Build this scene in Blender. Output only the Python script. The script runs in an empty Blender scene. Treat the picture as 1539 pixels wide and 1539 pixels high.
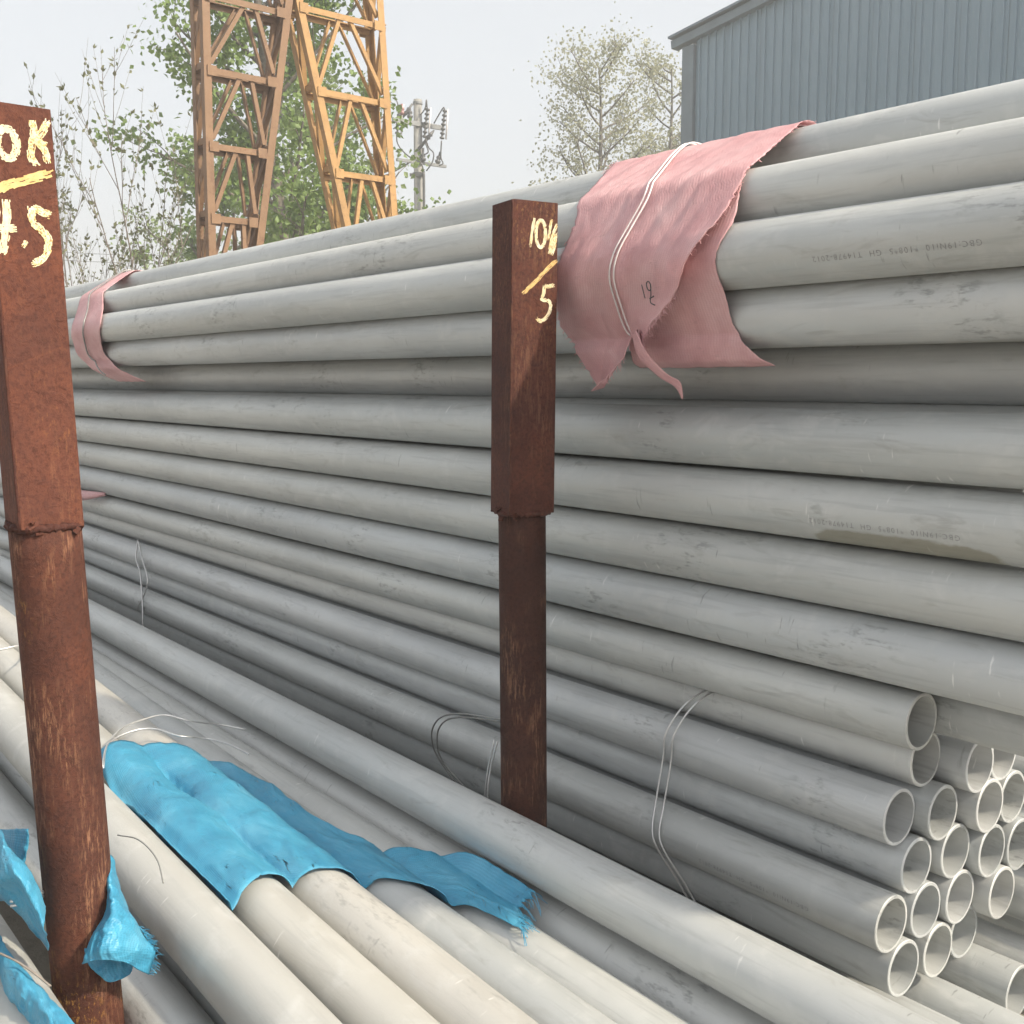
import bpy, bmesh, math, random
from mathutils import Vector, Matrix, noise
rnd = random.Random(7)
R_ = math.radians
scn = bpy.context.scene
col = scn.collection

# ------------------------------------------------------------------ camera, sky, sun, exposure
CAM_H = 1.6
cam_d = bpy.data.cameras.new('camera'); cam = bpy.data.objects.new('camera', cam_d); col.objects.link(cam)
yaw, pitch = R_(39.2), R_(7.02)
fwd = Vector((-math.cos(yaw)*math.cos(pitch), math.sin(yaw)*math.cos(pitch), -math.sin(pitch)))
cam.location = (0, 0, CAM_H)
cam.rotation_euler = fwd.to_track_quat('-Z', 'Y').to_euler()
cam_d.sensor_width = 36; cam_d.sensor_height = 36; cam_d.sensor_fit = 'HORIZONTAL'
cam_d.lens = 36*1600/1539
cam_d.clip_start = .02; cam_d.clip_end = 3000
scn.camera = cam

SUN_DIR = Vector((1.0, .42, .97)).normalized()          # towards the sun
sun_el = math.asin(SUN_DIR.z); sun_az = math.atan2(SUN_DIR.x, SUN_DIR.y)
world = bpy.data.worlds.new('World'); scn.world = world; world.use_nodes = True
wn = world.node_tree; wn.nodes.clear()
sky = wn.nodes.new('ShaderNodeTexSky'); sky.sky_type = 'NISHITA'; sky.sun_disc = False
sky.sun_elevation = sun_el; sky.sun_rotation = sun_az
sky.air_density = 1.0; sky.dust_density = 7.0; sky.ozone_density = 1.0; sky.altitude = 0
hsv = wn.nodes.new('ShaderNodeHueSaturation'); hsv.inputs['Saturation'].default_value = .34
bg = wn.nodes.new('ShaderNodeBackground'); bg.inputs['Strength'].default_value = .14
wo = wn.nodes.new('ShaderNodeOutputWorld')
veil = wn.nodes.new('ShaderNodeMixRGB'); veil.inputs[0].default_value = .55; veil.inputs[2].default_value = (3.45, 3.57, 3.66, 1)   # even milky overcast veil
wn.links.new(sky.outputs[0], hsv.inputs['Color']); wn.links.new(hsv.outputs[0], veil.inputs[1]); wn.links.new(veil.outputs[0], bg.inputs[0]); wn.links.new(bg.outputs[0], wo.inputs[0])
sun_d = bpy.data.lights.new('sun', 'SUN'); sun_d.energy = 2.9; sun_d.angle = R_(1.8); sun_d.color = (1, .88, .69)
sun = bpy.data.objects.new('sun', sun_d); col.objects.link(sun)
sun.rotation_euler = SUN_DIR.to_track_quat('Z', 'Y').to_euler()
scn.view_settings.view_transform = 'Standard'; scn.view_settings.look = 'None'
scn.view_settings.gamma = 1; scn.view_settings.use_curve_mapping = False
scn.view_settings.exposure = .95
scn.cycles.max_bounces = 5; scn.cycles.diffuse_bounces = 3; scn.cycles.glossy_bounces = 2; scn.cycles.transparent_max_bounces = 6; scn.cycles.volume_bounces = 1; scn.cycles.use_adaptive_sampling = True; scn.cycles.adaptive_threshold = .03

# ------------------------------------------------------------------ node helpers and materials
class NT:
    def __init__(s, name):
        s.m = bpy.data.materials.new(name); s.m.use_nodes = True; s.t = s.m.node_tree; s.t.nodes.clear()
        s.out = s.t.nodes.new('ShaderNodeOutputMaterial'); s.b = s.t.nodes.new('ShaderNodeBsdfPrincipled')
        s.t.links.new(s.b.outputs[0], s.out.inputs[0])
    def n(s, typ, **kw):
        x = s.t.nodes.new('ShaderNode'+typ)
        for k, v in kw.items():
            if k.startswith('i_'): x.inputs[k[2:].replace('_', ' ')].default_value = v
            else: setattr(x, k, v)
        return x
    def l(s, a, b): s.t.links.new(a, b)
    def coord(s, scale=(1, 1, 1), rnd_shift=True, kind='Object'):
        tc = s.n('TexCoord'); mp = s.n('Mapping'); mp.inputs['Scale'].default_value = scale
        if rnd_shift:
            oi = s.n('ObjectInfo'); mul = s.n('Math', operation='MULTIPLY'); mul.inputs[1].default_value = 57.0
            s.l(oi.outputs['Random'], mul.inputs[0])
            ad = s.n('VectorMath', operation='ADD'); s.l(tc.outputs[kind], ad.inputs[0]); s.l(mul.outputs[0], ad.inputs[1])
            s.l(ad.outputs[0], mp.inputs[0])
        else: s.l(tc.outputs[kind], mp.inputs[0])
        return mp.outputs[0]
    def noise(s, vec, scale, detail=4, rough=.55, dist=0):
        x = s.n('TexNoise'); x.inputs['Scale'].default_value = scale; x.inputs['Detail'].default_value = detail
        x.inputs['Roughness'].default_value = rough; x.inputs['Distortion'].default_value = dist
        s.l(vec, x.inputs['Vector']); return x.outputs['Fac']
    def ramp(s, fac, stops):
        x = s.n('ValToRGB'); e = x.color_ramp.elements
        e[0].position, e[0].color = stops[0][0], (*stops[0][1], 1) if len(stops[0][1]) == 3 else stops[0][1]
        e[1].position, e[1].color = stops[1][0], (*stops[1][1], 1)
        for p, c in stops[2:]:
            q = e.new(p); q.color = (*c, 1)
        s.l(fac, x.inputs[0]); return x.outputs[0]
    def mix(s, a, b, fac, mode='MIX'):
        x = s.n('MixRGB', blend_type=mode)
        for i, v in ((0, fac), (1, a), (2, b)):
            if hasattr(v, 'is_linked'): s.l(v, x.inputs[i])
            elif i == 0: x.inputs[0].default_value = v
            else: x.inputs[i].default_value = (*v, 1)
        return x.outputs[0]
    def mul(s, a, b):
        x = s.n('Math', operation='MULTIPLY')
        for i, v in ((0, a), (1, b)):
            if hasattr(v, 'is_linked'): s.l(v, x.inputs[i])
            else: x.inputs[i].default_value = v
        return x.outputs[0]
    def bump(s, h, strength=.3, dist=.002):
        x = s.n('Bump'); x.inputs['Strength'].default_value = strength; x.inputs['Distance'].default_value = dist
        s.l(h, x.inputs['Height']); s.l(x.outputs[0], s.b.inputs['Normal']); return x
    def base(s, c):
        if hasattr(c, 'is_linked'): s.l(c, s.b.inputs['Base Color'])
        else: s.b.inputs['Base Color'].default_value = (*c, 1)
    def set(s, **kw):
        for k, v in kw.items():
            k = k.replace('_', ' ')
            if hasattr(v, 'is_linked'): s.l(v, s.b.inputs[k])
            else: s.b.inputs[k].default_value = v

def k3(v): return (v, v, v)

def mat_pipe(name, stain=False, tint=(1, 1, 1), dirt=1.0):
    m = NT(name)
    v = m.coord((1, 1, 1)); vl = m.coord((.22, 1, 1)); vs = m.coord((.05, 1, 1))
    cloud = m.noise(vl, 7, 3, .6)
    base = m.ramp(cloud, [(.32, (.440*tint[0], .450*tint[1], .449*tint[2])), (.68, (.535*tint[0], .545*tint[1], .540*tint[2]))])
    oi = m.n('ObjectInfo'); tone = m.ramp(oi.outputs['Random'], [(0, (.86, .885, .90)), (1, (1.06, 1.05, 1.03)), (.35, (1.0, 1.0, .98)), (.6, (.92, .94, .955)), (.8, (1.0, 1.01, 1.03))])
    base = m.mix(base, tone, 1.0, 'MULTIPLY')
    patch = m.noise(v, 17, 3, .65, .6)
    base = m.mix(base, (.58, .585, .575), m.mul(m.ramp(patch, [(.52, k3(0)), (.70, k3(1))]), .42))
    streak = m.noise(vs, 95, 2, .7)
    base = m.mix(base, (.28, .29, .295), m.mul(m.ramp(streak, [(.53, k3(0)), (.70, k3(1))]), .28*dirt))
    # dark rub marks: short dense streaks in sparse clusters
    area = m.ramp(m.noise(v, 4.3, 1, .5), [(.57, k3(0)), (.66, k3(1))])
    rub = m.ramp(m.noise(m.coord((.35, 1, 1)), 78, 4, .72), [(.53, k3(0)), (.64, k3(1))])
    base = m.mix(base, (.10, .10, .10), m.mul(m.mul(area, rub), .42*dirt))
    # blotches of old handling dirt
    bl = m.ramp(m.noise(vl, 22, 4, .7, 1.2), [(.58, k3(0)), (.72, k3(1))])
    base = m.mix(base, (.27, .265, .25), m.mul(bl, .42*dirt))
    # short scratches: thin dark and bright flecks drawn round the pipe
    sc = m.noise(m.coord((1, .16, .16)), 120, 2, .6)
    sn = m.noise(v, 5.1, 1, .5)
    base = m.mix(base, (.17, .17, .17), m.mul(m.mul(m.ramp(sc, [(.66, k3(0)), (.72, k3(1))]), m.ramp(sn, [(.56, k3(0)), (.64, k3(1))])), .55*dirt))
    base = m.mix(base, (.80, .79, .77), m.mul(m.mul(m.ramp(sc, [(.27, k3(1)), (.33, k3(0))]), m.ramp(sn, [(.36, k3(1)), (.44, k3(0))])), .55))
    if stain:
        tc = m.n('TexCoord'); sx = m.n('SeparateXYZ'); m.l(tc.outputs['Object'], sx.inputs[0])
        nz = m.noise(m.coord((.5, 1, 1), False), 16, 5, .65)
        def mr(src, a, b):
            x = m.n('MapRange'); x.inputs['From Min'].default_value = a; x.inputs['From Max'].default_value = b; m.l(src, x.inputs[0]); return x.outputs[0]
        wx = m.mul(mr(sx.outputs['X'], -.80, -.74), mr(sx.outputs['X'], -.42, -.50))
        gz = mr(sx.outputs['Z'], -.010, -.040)
        ad = m.n('Math', operation='ADD'); m.l(m.mul(wx, gz), ad.inputs[0]); m.l(nz, ad.inputs[1])
        base = m.mix(base, (.20, .18, .11), m.mul(mr(ad.outputs[0], .92, 1.06), .60))
    m.base(base)
    m.set(Metallic=.25, Roughness=m.ramp(patch, [(.3, k3(.44)), (.7, k3(.60))])); m.b.inputs['Specular IOR Level'].default_value = .45
    m.bump(m.noise(vl, 300, 1, .6), .10, .0012)
    return m.m
M = {}
M['pipe'] = mat_pipe('pickled_steel')
M['pipe_stain'] = mat_pipe('pickled_steel_oil_stained', True)
M['pipe_clean'] = mat_pipe('pickled_steel_pale', False, (1.02, .98, .93), .6)

def mat_rust(name, c1, c2, c3, streak_c, gold, sa=.75):
    m = NT(name)
    v = m.coord((1, 1, 1)); vz = m.coord((1, 1, .14))
    big = m.noise(v, 7, 5, .6)
    base = m.ramp(big, [(.3, c1), (.55, c2), (.75, c3)])
    f = m.noise(v, 160, 5, .75)
    base = m.mix(base, (c1[0]*.55, c1[1]*.5, c1[2]*.5), m.mul(m.ramp(f, [(.46, k3(0)), (.62, k3(1))]), .6))
    st = m.noise(vz, 185, 4, .75)
    ar = m.ramp(m.noise(m.coord((1, 1, .35)), 13, 3, .6), [(.48, k3(0)), (.64, k3(1))])
    base = m.mix(base, streak_c, m.mul(m.mul(m.ramp(st, [(.50, k3(0)), (.60, k3(1))]), ar), sa))
    gd = m.ramp(m.noise(v, 5.2, 2, .5), [(.58, k3(0)), (.70, k3(1))])
    base = m.mix(base, gold, m.mul(m.mul(m.ramp(m.noise(m.coord((1, 1, .4)), 190, 4, .7), [(.54, k3(0)), (.62, k3(1))]), gd), sa))
    sc = m.n('TexVoronoi', feature='DISTANCE_TO_EDGE'); sc.inputs['Scale'].default_value = 9; m.l(m.coord((1.3, 1.3, .35)), sc.inputs['Vector'])
    base = m.mix(base, (c3[0]*1.35, c3[1]*1.4, c3[2]*1.2), m.mul(m.ramp(sc.outputs['Distance'], [(0, k3(1)), (.006, k3(0))]), .16))
    pd = m.ramp(m.noise(v, 26, 6, .75, .8), [(.52, k3(0)), (.66, k3(1))])
    base = m.mix(base, (c1[0]*.7, c1[1]*.72, c1[2]*.8), m.mul(pd, .35))
    m.base(base); m.set(Roughness=.82, Metallic=.05); m.b.inputs['Specular IOR Level'].default_value = .25
    pt = m.ramp(m.noise(v, 34, 6, .75, .8), [(.50, k3(0)), (.66, k3(1))])
    m.bump(m.mix(f, pt, .4), .9, .002)
    return m.m
M['rust_orange'] = mat_rust('rusty_steel_orange', (.090, .036, .027), (.135, .048, .030), (.185, .060, .031), (.30, .14, .08), (.30, .12, .045), .3)
M['rust_streaky'] = mat_rust('rusty_pipe_streaky', (.066, .027, .020), (.100, .037, .024), (.140, .047, .026), (.30, .155, .09), (.48, .26, .06))
M['rust_brown'] = mat_rust('rusty_steel_brown', (.055, .022, .018), (.085, .031, .022), (.115, .039, .024), (.24, .125, .075), (.33, .17, .07), .3)
M['rust_dark'] = mat_rust('rusty_steel_dark', (.040, .018, .014), (.060, .024, .017), (.080, .030, .019), (.26, .14, .085), (.30, .16, .07))

def mat_simple(name, c, rough=.6, metal=0, var=.15, scale=30, bump=0.0, dark=None):
    m = NT(name); v = m.coord()
    f = m.noise(v, scale, 5, .65)
    d = dark or tuple(x*(1-2.2*var) for x in c); b = tuple(min(1, x*(1+var)) for x in c)
    m.base(m.ramp(f, [(.3, d), (.7, b)])); m.set(Roughness=rough, Metallic=metal)
    if bump: m.bump(f, bump, .003)
    return m.m
def mat_tower(name, c):
    m = NT(name); v = m.coord()
    b = m.ramp(m.noise(v, 3.2, 5, .65), [(.3, tuple(x*.75 for x in c)), (.7, c)])
    tc = m.n('TexCoord'); g = m.n('NewGeometry'); sx = m.n('SeparateXYZ'); m.l(g.outputs['Position'], sx.inputs[0])
    r = m.ramp(m.noise(v, 16, 6, .75), [(.52, k3(0)), (.62, k3(1))])
    lo = m.n('MapRange'); lo.inputs['From Min'].default_value = 4.0; lo.inputs['From Max'].default_value = 2.2
    lo.inputs['To Min'].default_value = .25; lo.inputs['To Max'].default_value = 1; m.l(sx.outputs['Z'], lo.inputs[0])
    m.base(m.mix(b, (.11, .042, .018), m.mul(m.mul(r, lo.outputs[0]), .85))); m.set(Roughness=.65)
    return m.m
M['tower'] = mat_tower('weathered_orange_paint', (.43, .25, .095))
M['tower_shaded'] = mat_tower('shaded_orange_paint', (.225, .128, .066))  # shade on the left leg put into a darker, browner paint colour
M['wire'] = mat_simple('galvanised_wire', (.62, .62, .62), .38, .7, .08)
M['dull_wire'] = mat_simple('dull_wire', (.30, .30, .29), .5, .5, .1)
M['strap'] = mat_simple('pale_strapping', (.72, .68, .67), .45, .1, .06)
M['paint'] = mat_simple('cream_paint', (.80, .74, .56), .7, 0, .06, 60, .4, (.66, .50, .25))
M['paint_y'] = mat_simple('yellow_ochre_paint', (.70, .52, .24), .7, 0, .1, 60, .4, (.5, .30, .09))
M['ink'] = mat_simple('marker_ink', (.05, .045, .05), .7)
M['print'] = mat_simple('stencil_print', (.30, .30, .30), .7, 0, .2, 400)
M['concrete'] = mat_simple('pole_concrete', (.27, .265, .25), .85, 0, .12, 6, .2)
M['insul'] = mat_simple('insulator_grey', (.09, .09, .09), .35)
M['insul_red'] = mat_simple('insulator_reddish', (.28, .13, .12), .35)
M['steel_arm'] = mat_simple('galvanised_arm', (.22, .225, .225), .6, .3)
M['bark'] = mat_simple('bark_grey', (.17, .15, .125), .9, 0, .25, 12, .5)
M['bark_dark'] = mat_simple('bark_brown', (.24, .21, .185), .9, 0, .25, 12, .5)

def mat_cloth(name, c_dark, c, c_light, trans, rough, holes=False, crinkle=.5):
    m = NT(name)
    v = m.coord((1, 1, 1), False, 'UV')
    big = m.noise(v, 7, 5, .65)
    base = m.ramp(big, [(.3, c_dark), (.5, c), (.72, c_light)])
    wv = m.n('TexWave', wave_type='BANDS', bands_direction='X'); wv.inputs['Scale'].default_value = 95; wv.inputs['Distortion'].default_value = .8; m.l(v, wv.inputs['Vector'])
    wu = m.n('TexWave', wave_type='BANDS', bands_direction='Y'); wu.inputs['Scale'].default_value = 52; wu.inputs['Distortion'].default_value = .8; m.l(v, wu.inputs['Vector'])
    wm = m.mix(wu.outputs['Fac'], wv.outputs['Fac'], .4)
    base = m.mix(base, c_dark, m.mul(m.ramp(wm, [(.15, k3(1)), (.65, k3(0))]), .42))
    fr = m.noise(m.coord((1, 9, 1), False, 'UV'), 55, 4, .75)
    base = m.mix(base, c_light, m.mul(m.ramp(fr, [(.56, k3(0)), (.72, k3(1))]), .40))
    dt = m.noise(m.coord((3, 1, 1), False, 'UV'), 19, 5, .7)
    base = m.mix(base, tuple(x*.55 for x in c_dark), m.mul(m.ramp(dt, [(.60, k3(0)), (.74, k3(1))]), .35))
    m.base(base); m.set(Roughness=rough)
    wr = m.noise(m.coord((1, 2.0, 1), False, 'UV'), 11, 6, .68, 1.0)
    rg = m.n('Math', operation='ABSOLUTE'); sb = m.n('Math', operation='SUBTRACT'); sb.inputs[1].default_value = .5; m.l(wr, sb.inputs[0]); m.l(sb.outputs[0], rg.inputs[0])
    b1 = m.n('Bump'); b1.inputs['Strength'].default_value = crinkle; b1.inputs['Distance'].default_value = .03; b1.invert = True; m.l(rg.outputs[0], b1.inputs['Height'])
    b2 = m.n('Bump'); b2.inputs['Strength'].default_value = .4; b2.inputs['Distance'].default_value = .0012; m.l(wm, b2.inputs['Height'])
    m.l(b1.outputs[0], b2.inputs['Normal']); m.l(b2.outputs[0], m.b.inputs['Normal'])
    tr = m.n('BsdfTranslucent'); m.l(base, tr.inputs[0]); ms = m.n('MixShader'); ms.inputs[0].default_value = trans
    m.l(m.b.outputs[0], ms.inputs[1]); m.l(tr.outputs[0], ms.inputs[2])
    last = ms.outputs[0]
    if holes:
        hn = m.ramp(m.noise(m.coord((3.2, 1, 1), False, 'UV'), 26, 5, .75, 1.2), [(.600, k3(0)), (.612, k3(1))])
        ha = m.ramp(m.noise(v, 4.1, 2, .5), [(.53, k3(0)), (.57, k3(1))])
        tp = m.n('BsdfTransparent'); m2 = m.n('MixShader'); m.l(m.mul(hn, ha), m2.inputs[0]); m.l(last, m2.inputs[1]); m.l(tp.outputs[0], m2.inputs[2]); last = m2.outputs[0]
    m.l(last, m.out.inputs[0])
    return m.m
M['pink'] = mat_cloth('pink_woven_sheet', (.62, .325, .345), (.75, .46, .475), (.84, .61, .615), .28, .55, False, .18)
M['blue'] = mat_cloth('blue_woven_sheet', (.045, .25, .42), (.075, .36, .55), (.17, .50, .69), .18, .36, True, .22)

def mat_leaf(name, c1, c2, trans=.35):
    m = NT(name); oi = m.n('TexCoord')
    f = m.noise(oi.outputs['Object'], 3.5, 4, .8)
    b = m.ramp(f, [(.3, c1), (.7, c2)]); m.base(b); m.set(Roughness=.5)
    tr = m.n('BsdfTranslucent'); m.l(b, tr.inputs[0]); ms = m.n('MixShader'); ms.inputs[0].default_value = trans
    m.l(m.b.outputs[0], ms.inputs[1]); m.l(tr.outputs[0], ms.inputs[2]); m.l(ms.outputs[0], m.out.inputs[0])
    return m.m
M['leaf_poplar'] = mat_leaf('poplar_leaves', (.125, .195, .055), (.235, .33, .10))
M['leaf_young'] = mat_leaf('young_leaves', (.12, .18, .05), (.24, .31, .11))
M['leaf_bud'] = mat_leaf('bud_leaves', (.14, .15, .08), (.22, .23, .12))
M['leaf_willow'] = mat_leaf('willow_leaves', (.30, .30, .19), (.40, .40, .27), .5)

def mat_ground():
    m = NT('yard_ground'); v = m.coord((1, 1, 1), False)
    b = m.ramp(m.noise(v, .6, 6, .65), [(.3, (.19, .17, .14)), (.7, (.29, .265, .225))])
    b = m.mix(b, (.12, .11, .095), m.mul(m.ramp(m.noise(v, 22, 5, .7), [(.5, k3(0)), (.7, k3(1))]), .6))
    m.base(b); m.set(Roughness=.95); m.bump(m.noise(v, 40, 5, .7), .6, .01)
    return m.m
M['ground'] = mat_ground()
def mat_wall():
    m = NT('blue_grey_sheet_metal'); v = m.coord((1, 1, .15), False)
    b = m.ramp(m.noise(v, 1.6, 5, .6), [(.3, (.170, .250, .312)), (.7, (.220, .302, .368))])
    m.base(b); m.set(Roughness=.5, Metallic=.1)
    return m.m
M['wall'] = mat_wall()
M['trim'] = mat_simple('grey_trim', (.15, .19, .22), .5, .1, .08, 2)

# ------------------------------------------------------------------ object helpers
def link(o, parent=None):
    col.objects.link(o)
    if parent is not None: o.parent = parent
    return o
def tag(o, label=None, cat=None, group=None, kind=None):
    for k, v in (('label', label), ('category', cat), ('group', group), ('kind', kind)):
        if v: o[k] = v
    return o
def mesh_obj(name, verts, faces, mat, parent=None, smooth=False, uvs=None):
    me = bpy.data.meshes.new(name); me.from_pydata([tuple(v) for v in verts], [], faces); me.update()
    if smooth: me.polygons.foreach_set('use_smooth', [True]*len(me.polygons))
    if uvs:
        ul = me.uv_layers.new(name='UVMap')
        for lp in me.loops: ul.data[lp.index].uv = uvs[lp.vertex_index]
    me.materials.append(mat)
    return link(bpy.data.objects.new(name, me), parent)
def empty(name, loc=(0, 0, 0)):
    o = bpy.data.objects.new(name, None); o.location = loc; o.empty_display_size = .1
    return link(o)

def catmull(pts, n):
    pts = [Vector(p) for p in pts]; P = [pts[0]*2-pts[1]]+pts+[pts[-1]*2-pts[-2]]; out = []
    for i in range(1, len(P)-2):
        for k in range(n):
            t = k/n; a, b, c, d = P[i-1], P[i], P[i+1], P[i+2]
            out.append(.5*((2*b)+(c-a)*t+(2*a-5*b+4*c-d)*t*t+(3*b-a-3*c+d)*t**3))
    out.append(P[-2]); return out
def tube_geo(pts, rad, seg, V, F, cap=True):
    """append a tube along pts; rad is a number or list"""
    n = len(pts); o = len(V); prev = None
    for i, p in enumerate(pts):
        t = (pts[min(i+1, n-1)]-pts[max(i-1, 0)]).normalized()
        if prev is None:
            a = t.orthogonal().normalized()
        else:
            a = (prev-t*prev.dot(t))
            a = a.normalized() if a.length > 1e-6 else t.orthogonal().normalized()
        prev = a; b = t.cross(a); r = rad[i] if isinstance(rad, (list, tuple)) else rad
        for k in range(seg):
            an = 2*math.pi*k/seg; V.append(p+(a*math.cos(an)+b*math.sin(an))*r)
    for i in range(n-1):
        for k in range(seg):
            F.append((o+i*seg+k, o+i*seg+(k+1) % seg, o+(i+1)*seg+(k+1) % seg, o+(i+1)*seg+k))
    if cap:
        F.append(tuple(o+k for k in range(seg))[::-1]); F.append(tuple(o+(n-1)*seg+k for k in range(seg)))
def tube(name, pts, rad, mat, parent=None, seg=8, n=6):
    V, F = [], []; p = catmull(pts, n) if len(pts) > 2 else [Vector(q) for q in pts]
    tube_geo(p, rad, seg, V, F); return mesh_obj(name, V, F, mat, parent, True)
def box_geo(c, sx, sy, sz, V, F, rot=None):
    o = len(V)
    for z in (-1, 1):
        for x, y in ((-1, -1), (1, -1), (1, 1), (-1, 1)):
            p = Vector((x*sx/2, y*sy/2, z*sz/2)); V.append(Vector(c)+(rot @ p if rot else p))
    for f in ((3, 2, 1, 0), (4, 5, 6, 7), (0, 1, 5, 4), (1, 2, 6, 5), (2, 3, 7, 6), (3, 0, 4, 7)): F.append(tuple(o+i for i in f))

# ------------------------------------------------------------------ ground
g = mesh_obj('ground', [(-600, -600, 0), (600, -600, 0), (600, 600, 0), (-600, 600, 0)], [(0, 1, 2, 3)], M['ground'])
tag(g, kind='structure')

# ------------------------------------------------------------------ pipes
PR = .054; PL = 6.0
def pipe_mesh(name, R, bow, length, seg=56, nl=14, wall=.0056):
    V, F = [], []; ri = R-wall; ch = .0012
    def off(u): return bow*(1-(2*u-1)**2)
    # local x from 0 (near end) to -length
    prof = [(0, ri), (0, R-ch), (-ch, R)]
    rings = []
    def ring(x, r):
        o = len(V); z = off(-x/length)
        for k in range(seg):
            a = 2*math.pi*k/seg; V.append((x, r*math.cos(a), z+r*math.sin(a)))
        return o
    seq = [ring(-length*i/nl, ri) for i in range(nl, 0, -1)]+[ring(x, r) for x, r in prof]+[ring(-length*i/nl, R) for i in range(1, nl+1)]
    for a, b in zip(seq, seq[1:]):
        for k in range(seg): F.append((a+k, a+(k+1) % seg, b+(k+1) % seg, b+k))
    a, b = seq[-1], seq[0]
    for k in range(seg): F.append((a+k, a+(k+1) % seg, b+(k+1) % seg, b+k))
    me = bpy.data.meshes.new(name); me.from_pydata(V, [], F); me.update()
    me.polygons.foreach_set('use_smooth', [True]*len(me.polygons))
    # keep end ring flat looking
    for e in me.edges: pass
    return me
_pm = {}
def get_pm(R, bow, matname, length=PL):
    key = (R, bow, matname, length)
    if key not in _pm:
        me = pipe_mesh('steel_pipe', R, bow, length); me.materials.append(M[matname])
        me.set_sharp_from_angle(angle=R_(35)) if hasattr(me, 'set_sharp_from_angle') else None
        _pm[key] = me
    return _pm[key]
def pipe(x, y, z, label, group, R=PR, slope=0.0, mat='pipe', bow=None, length=PL, yawd=0.0):
    """near end at x; (y,z) is the axis height at the near end; slope = dz/dx"""
    if bow is None: bow = rnd.choice((0, -.004, .004, -.007))
    o = bpy.data.objects.new('steel_pipe', get_pm(R, bow, mat, length)); link(o)
    o.location = (x, y, z)
    spin = 0.0
    o.rotation_euler = (0, -math.atan(slope), R_(yawd))
    return tag(o, label, 'pipe', group)

H = CAM_H
pipes = {}
# --- upper bundle wrapped in pink sheet (19 pipe bundle)
GP = 'pipes of the pink-wrapped upper bundle'
names = ['topmost', 'second', 'third', 'fourth', 'fifth']
rowsP = [(1.634, .3906, 3), (1.472, .297, 4), (1.418, .2034, 5), (1.472, .110, 4), (1.634, .0164, 3)]
labP = ['grey steel pipe forming the top edge of the pink-wrapped bundle',
        'grey steel pipe just below the topmost front pipe of the pink-wrapped bundle',
        'widest-looking grey pipe in the pink-wrapped bundle, printed with small dark lettering',
        'grey steel pipe at the bottom front of the pink-wrapped bundle, above the shaded one',
        'shaded grey steel pipe tucked under the front of the pink-wrapped bundle']
ordn = ['front', 'second', 'third', 'fourth', 'rearmost']
for i, (y, z, n) in enumerate(rowsP):
    for j in range(n):
        lab = labP[i] if j == 0 else 'grey steel pipe inside the pink-wrapped bundle, %s back in row %s from the top' % (['front', 'second', 'third', 'fourth', 'fifth'][j], ['one', 'two', 'three', 'four', 'five'][i])
        pipes['P%d_%d' % (i+1, j)] = pipe(-.30+rnd.uniform(-.05, .05), y+.108*j, H+z, lab, GP, bow=0 if j == 0 else None)
# --- middle stack
GQ = 'pipes of the middle stack behind the short post'
Q = [(1.525, -.100), (1.535, -.2135), (1.55, -.326), (1.555, -.437)]
labQ = ['highest front grey pipe of the middle stack, directly under the shaded bundle pipe',
        'second front pipe of the middle stack, with an olive oil stain and upside-down print',
        'third front pipe down in the middle stack, clean grey with faint scuffs',
        'lowest front pipe of the middle stack, lying above the open pipe ends']
for i, (y, z) in enumerate(Q):
    pipes['Q%d' % (i+1)] = pipe(-.30+.03*i, y, H+z, labQ[i], GQ, mat='pipe_stain' if i == 1 else 'pipe', bow=0)
    for j in range(1, 2):
        if i == 0 and j == 1:
            pipes['Q0'] = pipe(-.735, 1.64, H-.09, 'grey pipe behind the highest middle-stack pipe, only a sliver and its cut end showing', GQ, bow=0); continue
        pipe(-.53 if i == 3 else -.76, y+.1095*j, H+z-.004*j, 'unseen grey pipe deep inside the middle stack, %s behind front pipe %s from the top' % (['', 'first', 'second', 'third'][j], ['one', 'two', 'three', 'four'][i]), GQ)  # unseen column
for i, (y, z) in enumerate(Q):
    for j in (2, 3, 4):
        pipe(-1.12-.03*j, y+.1095*j, H+z-.004*j, 'unseen sun-blocking pipe inside the middle stack, layer %s from the top, %s behind the front' % (['one', 'two', 'three', 'four'][i], ['', '', 'second', 'third', 'fourth'][j]), GQ)  # unseen pipes added to keep sun off the lower bundle
pipes['Q5'] = pipe(-.735, 1.674, H-.545, 'shaded grey pipe set back under the middle stack, right above the open pipe ends', GQ, R=.0495, bow=0)
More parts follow.
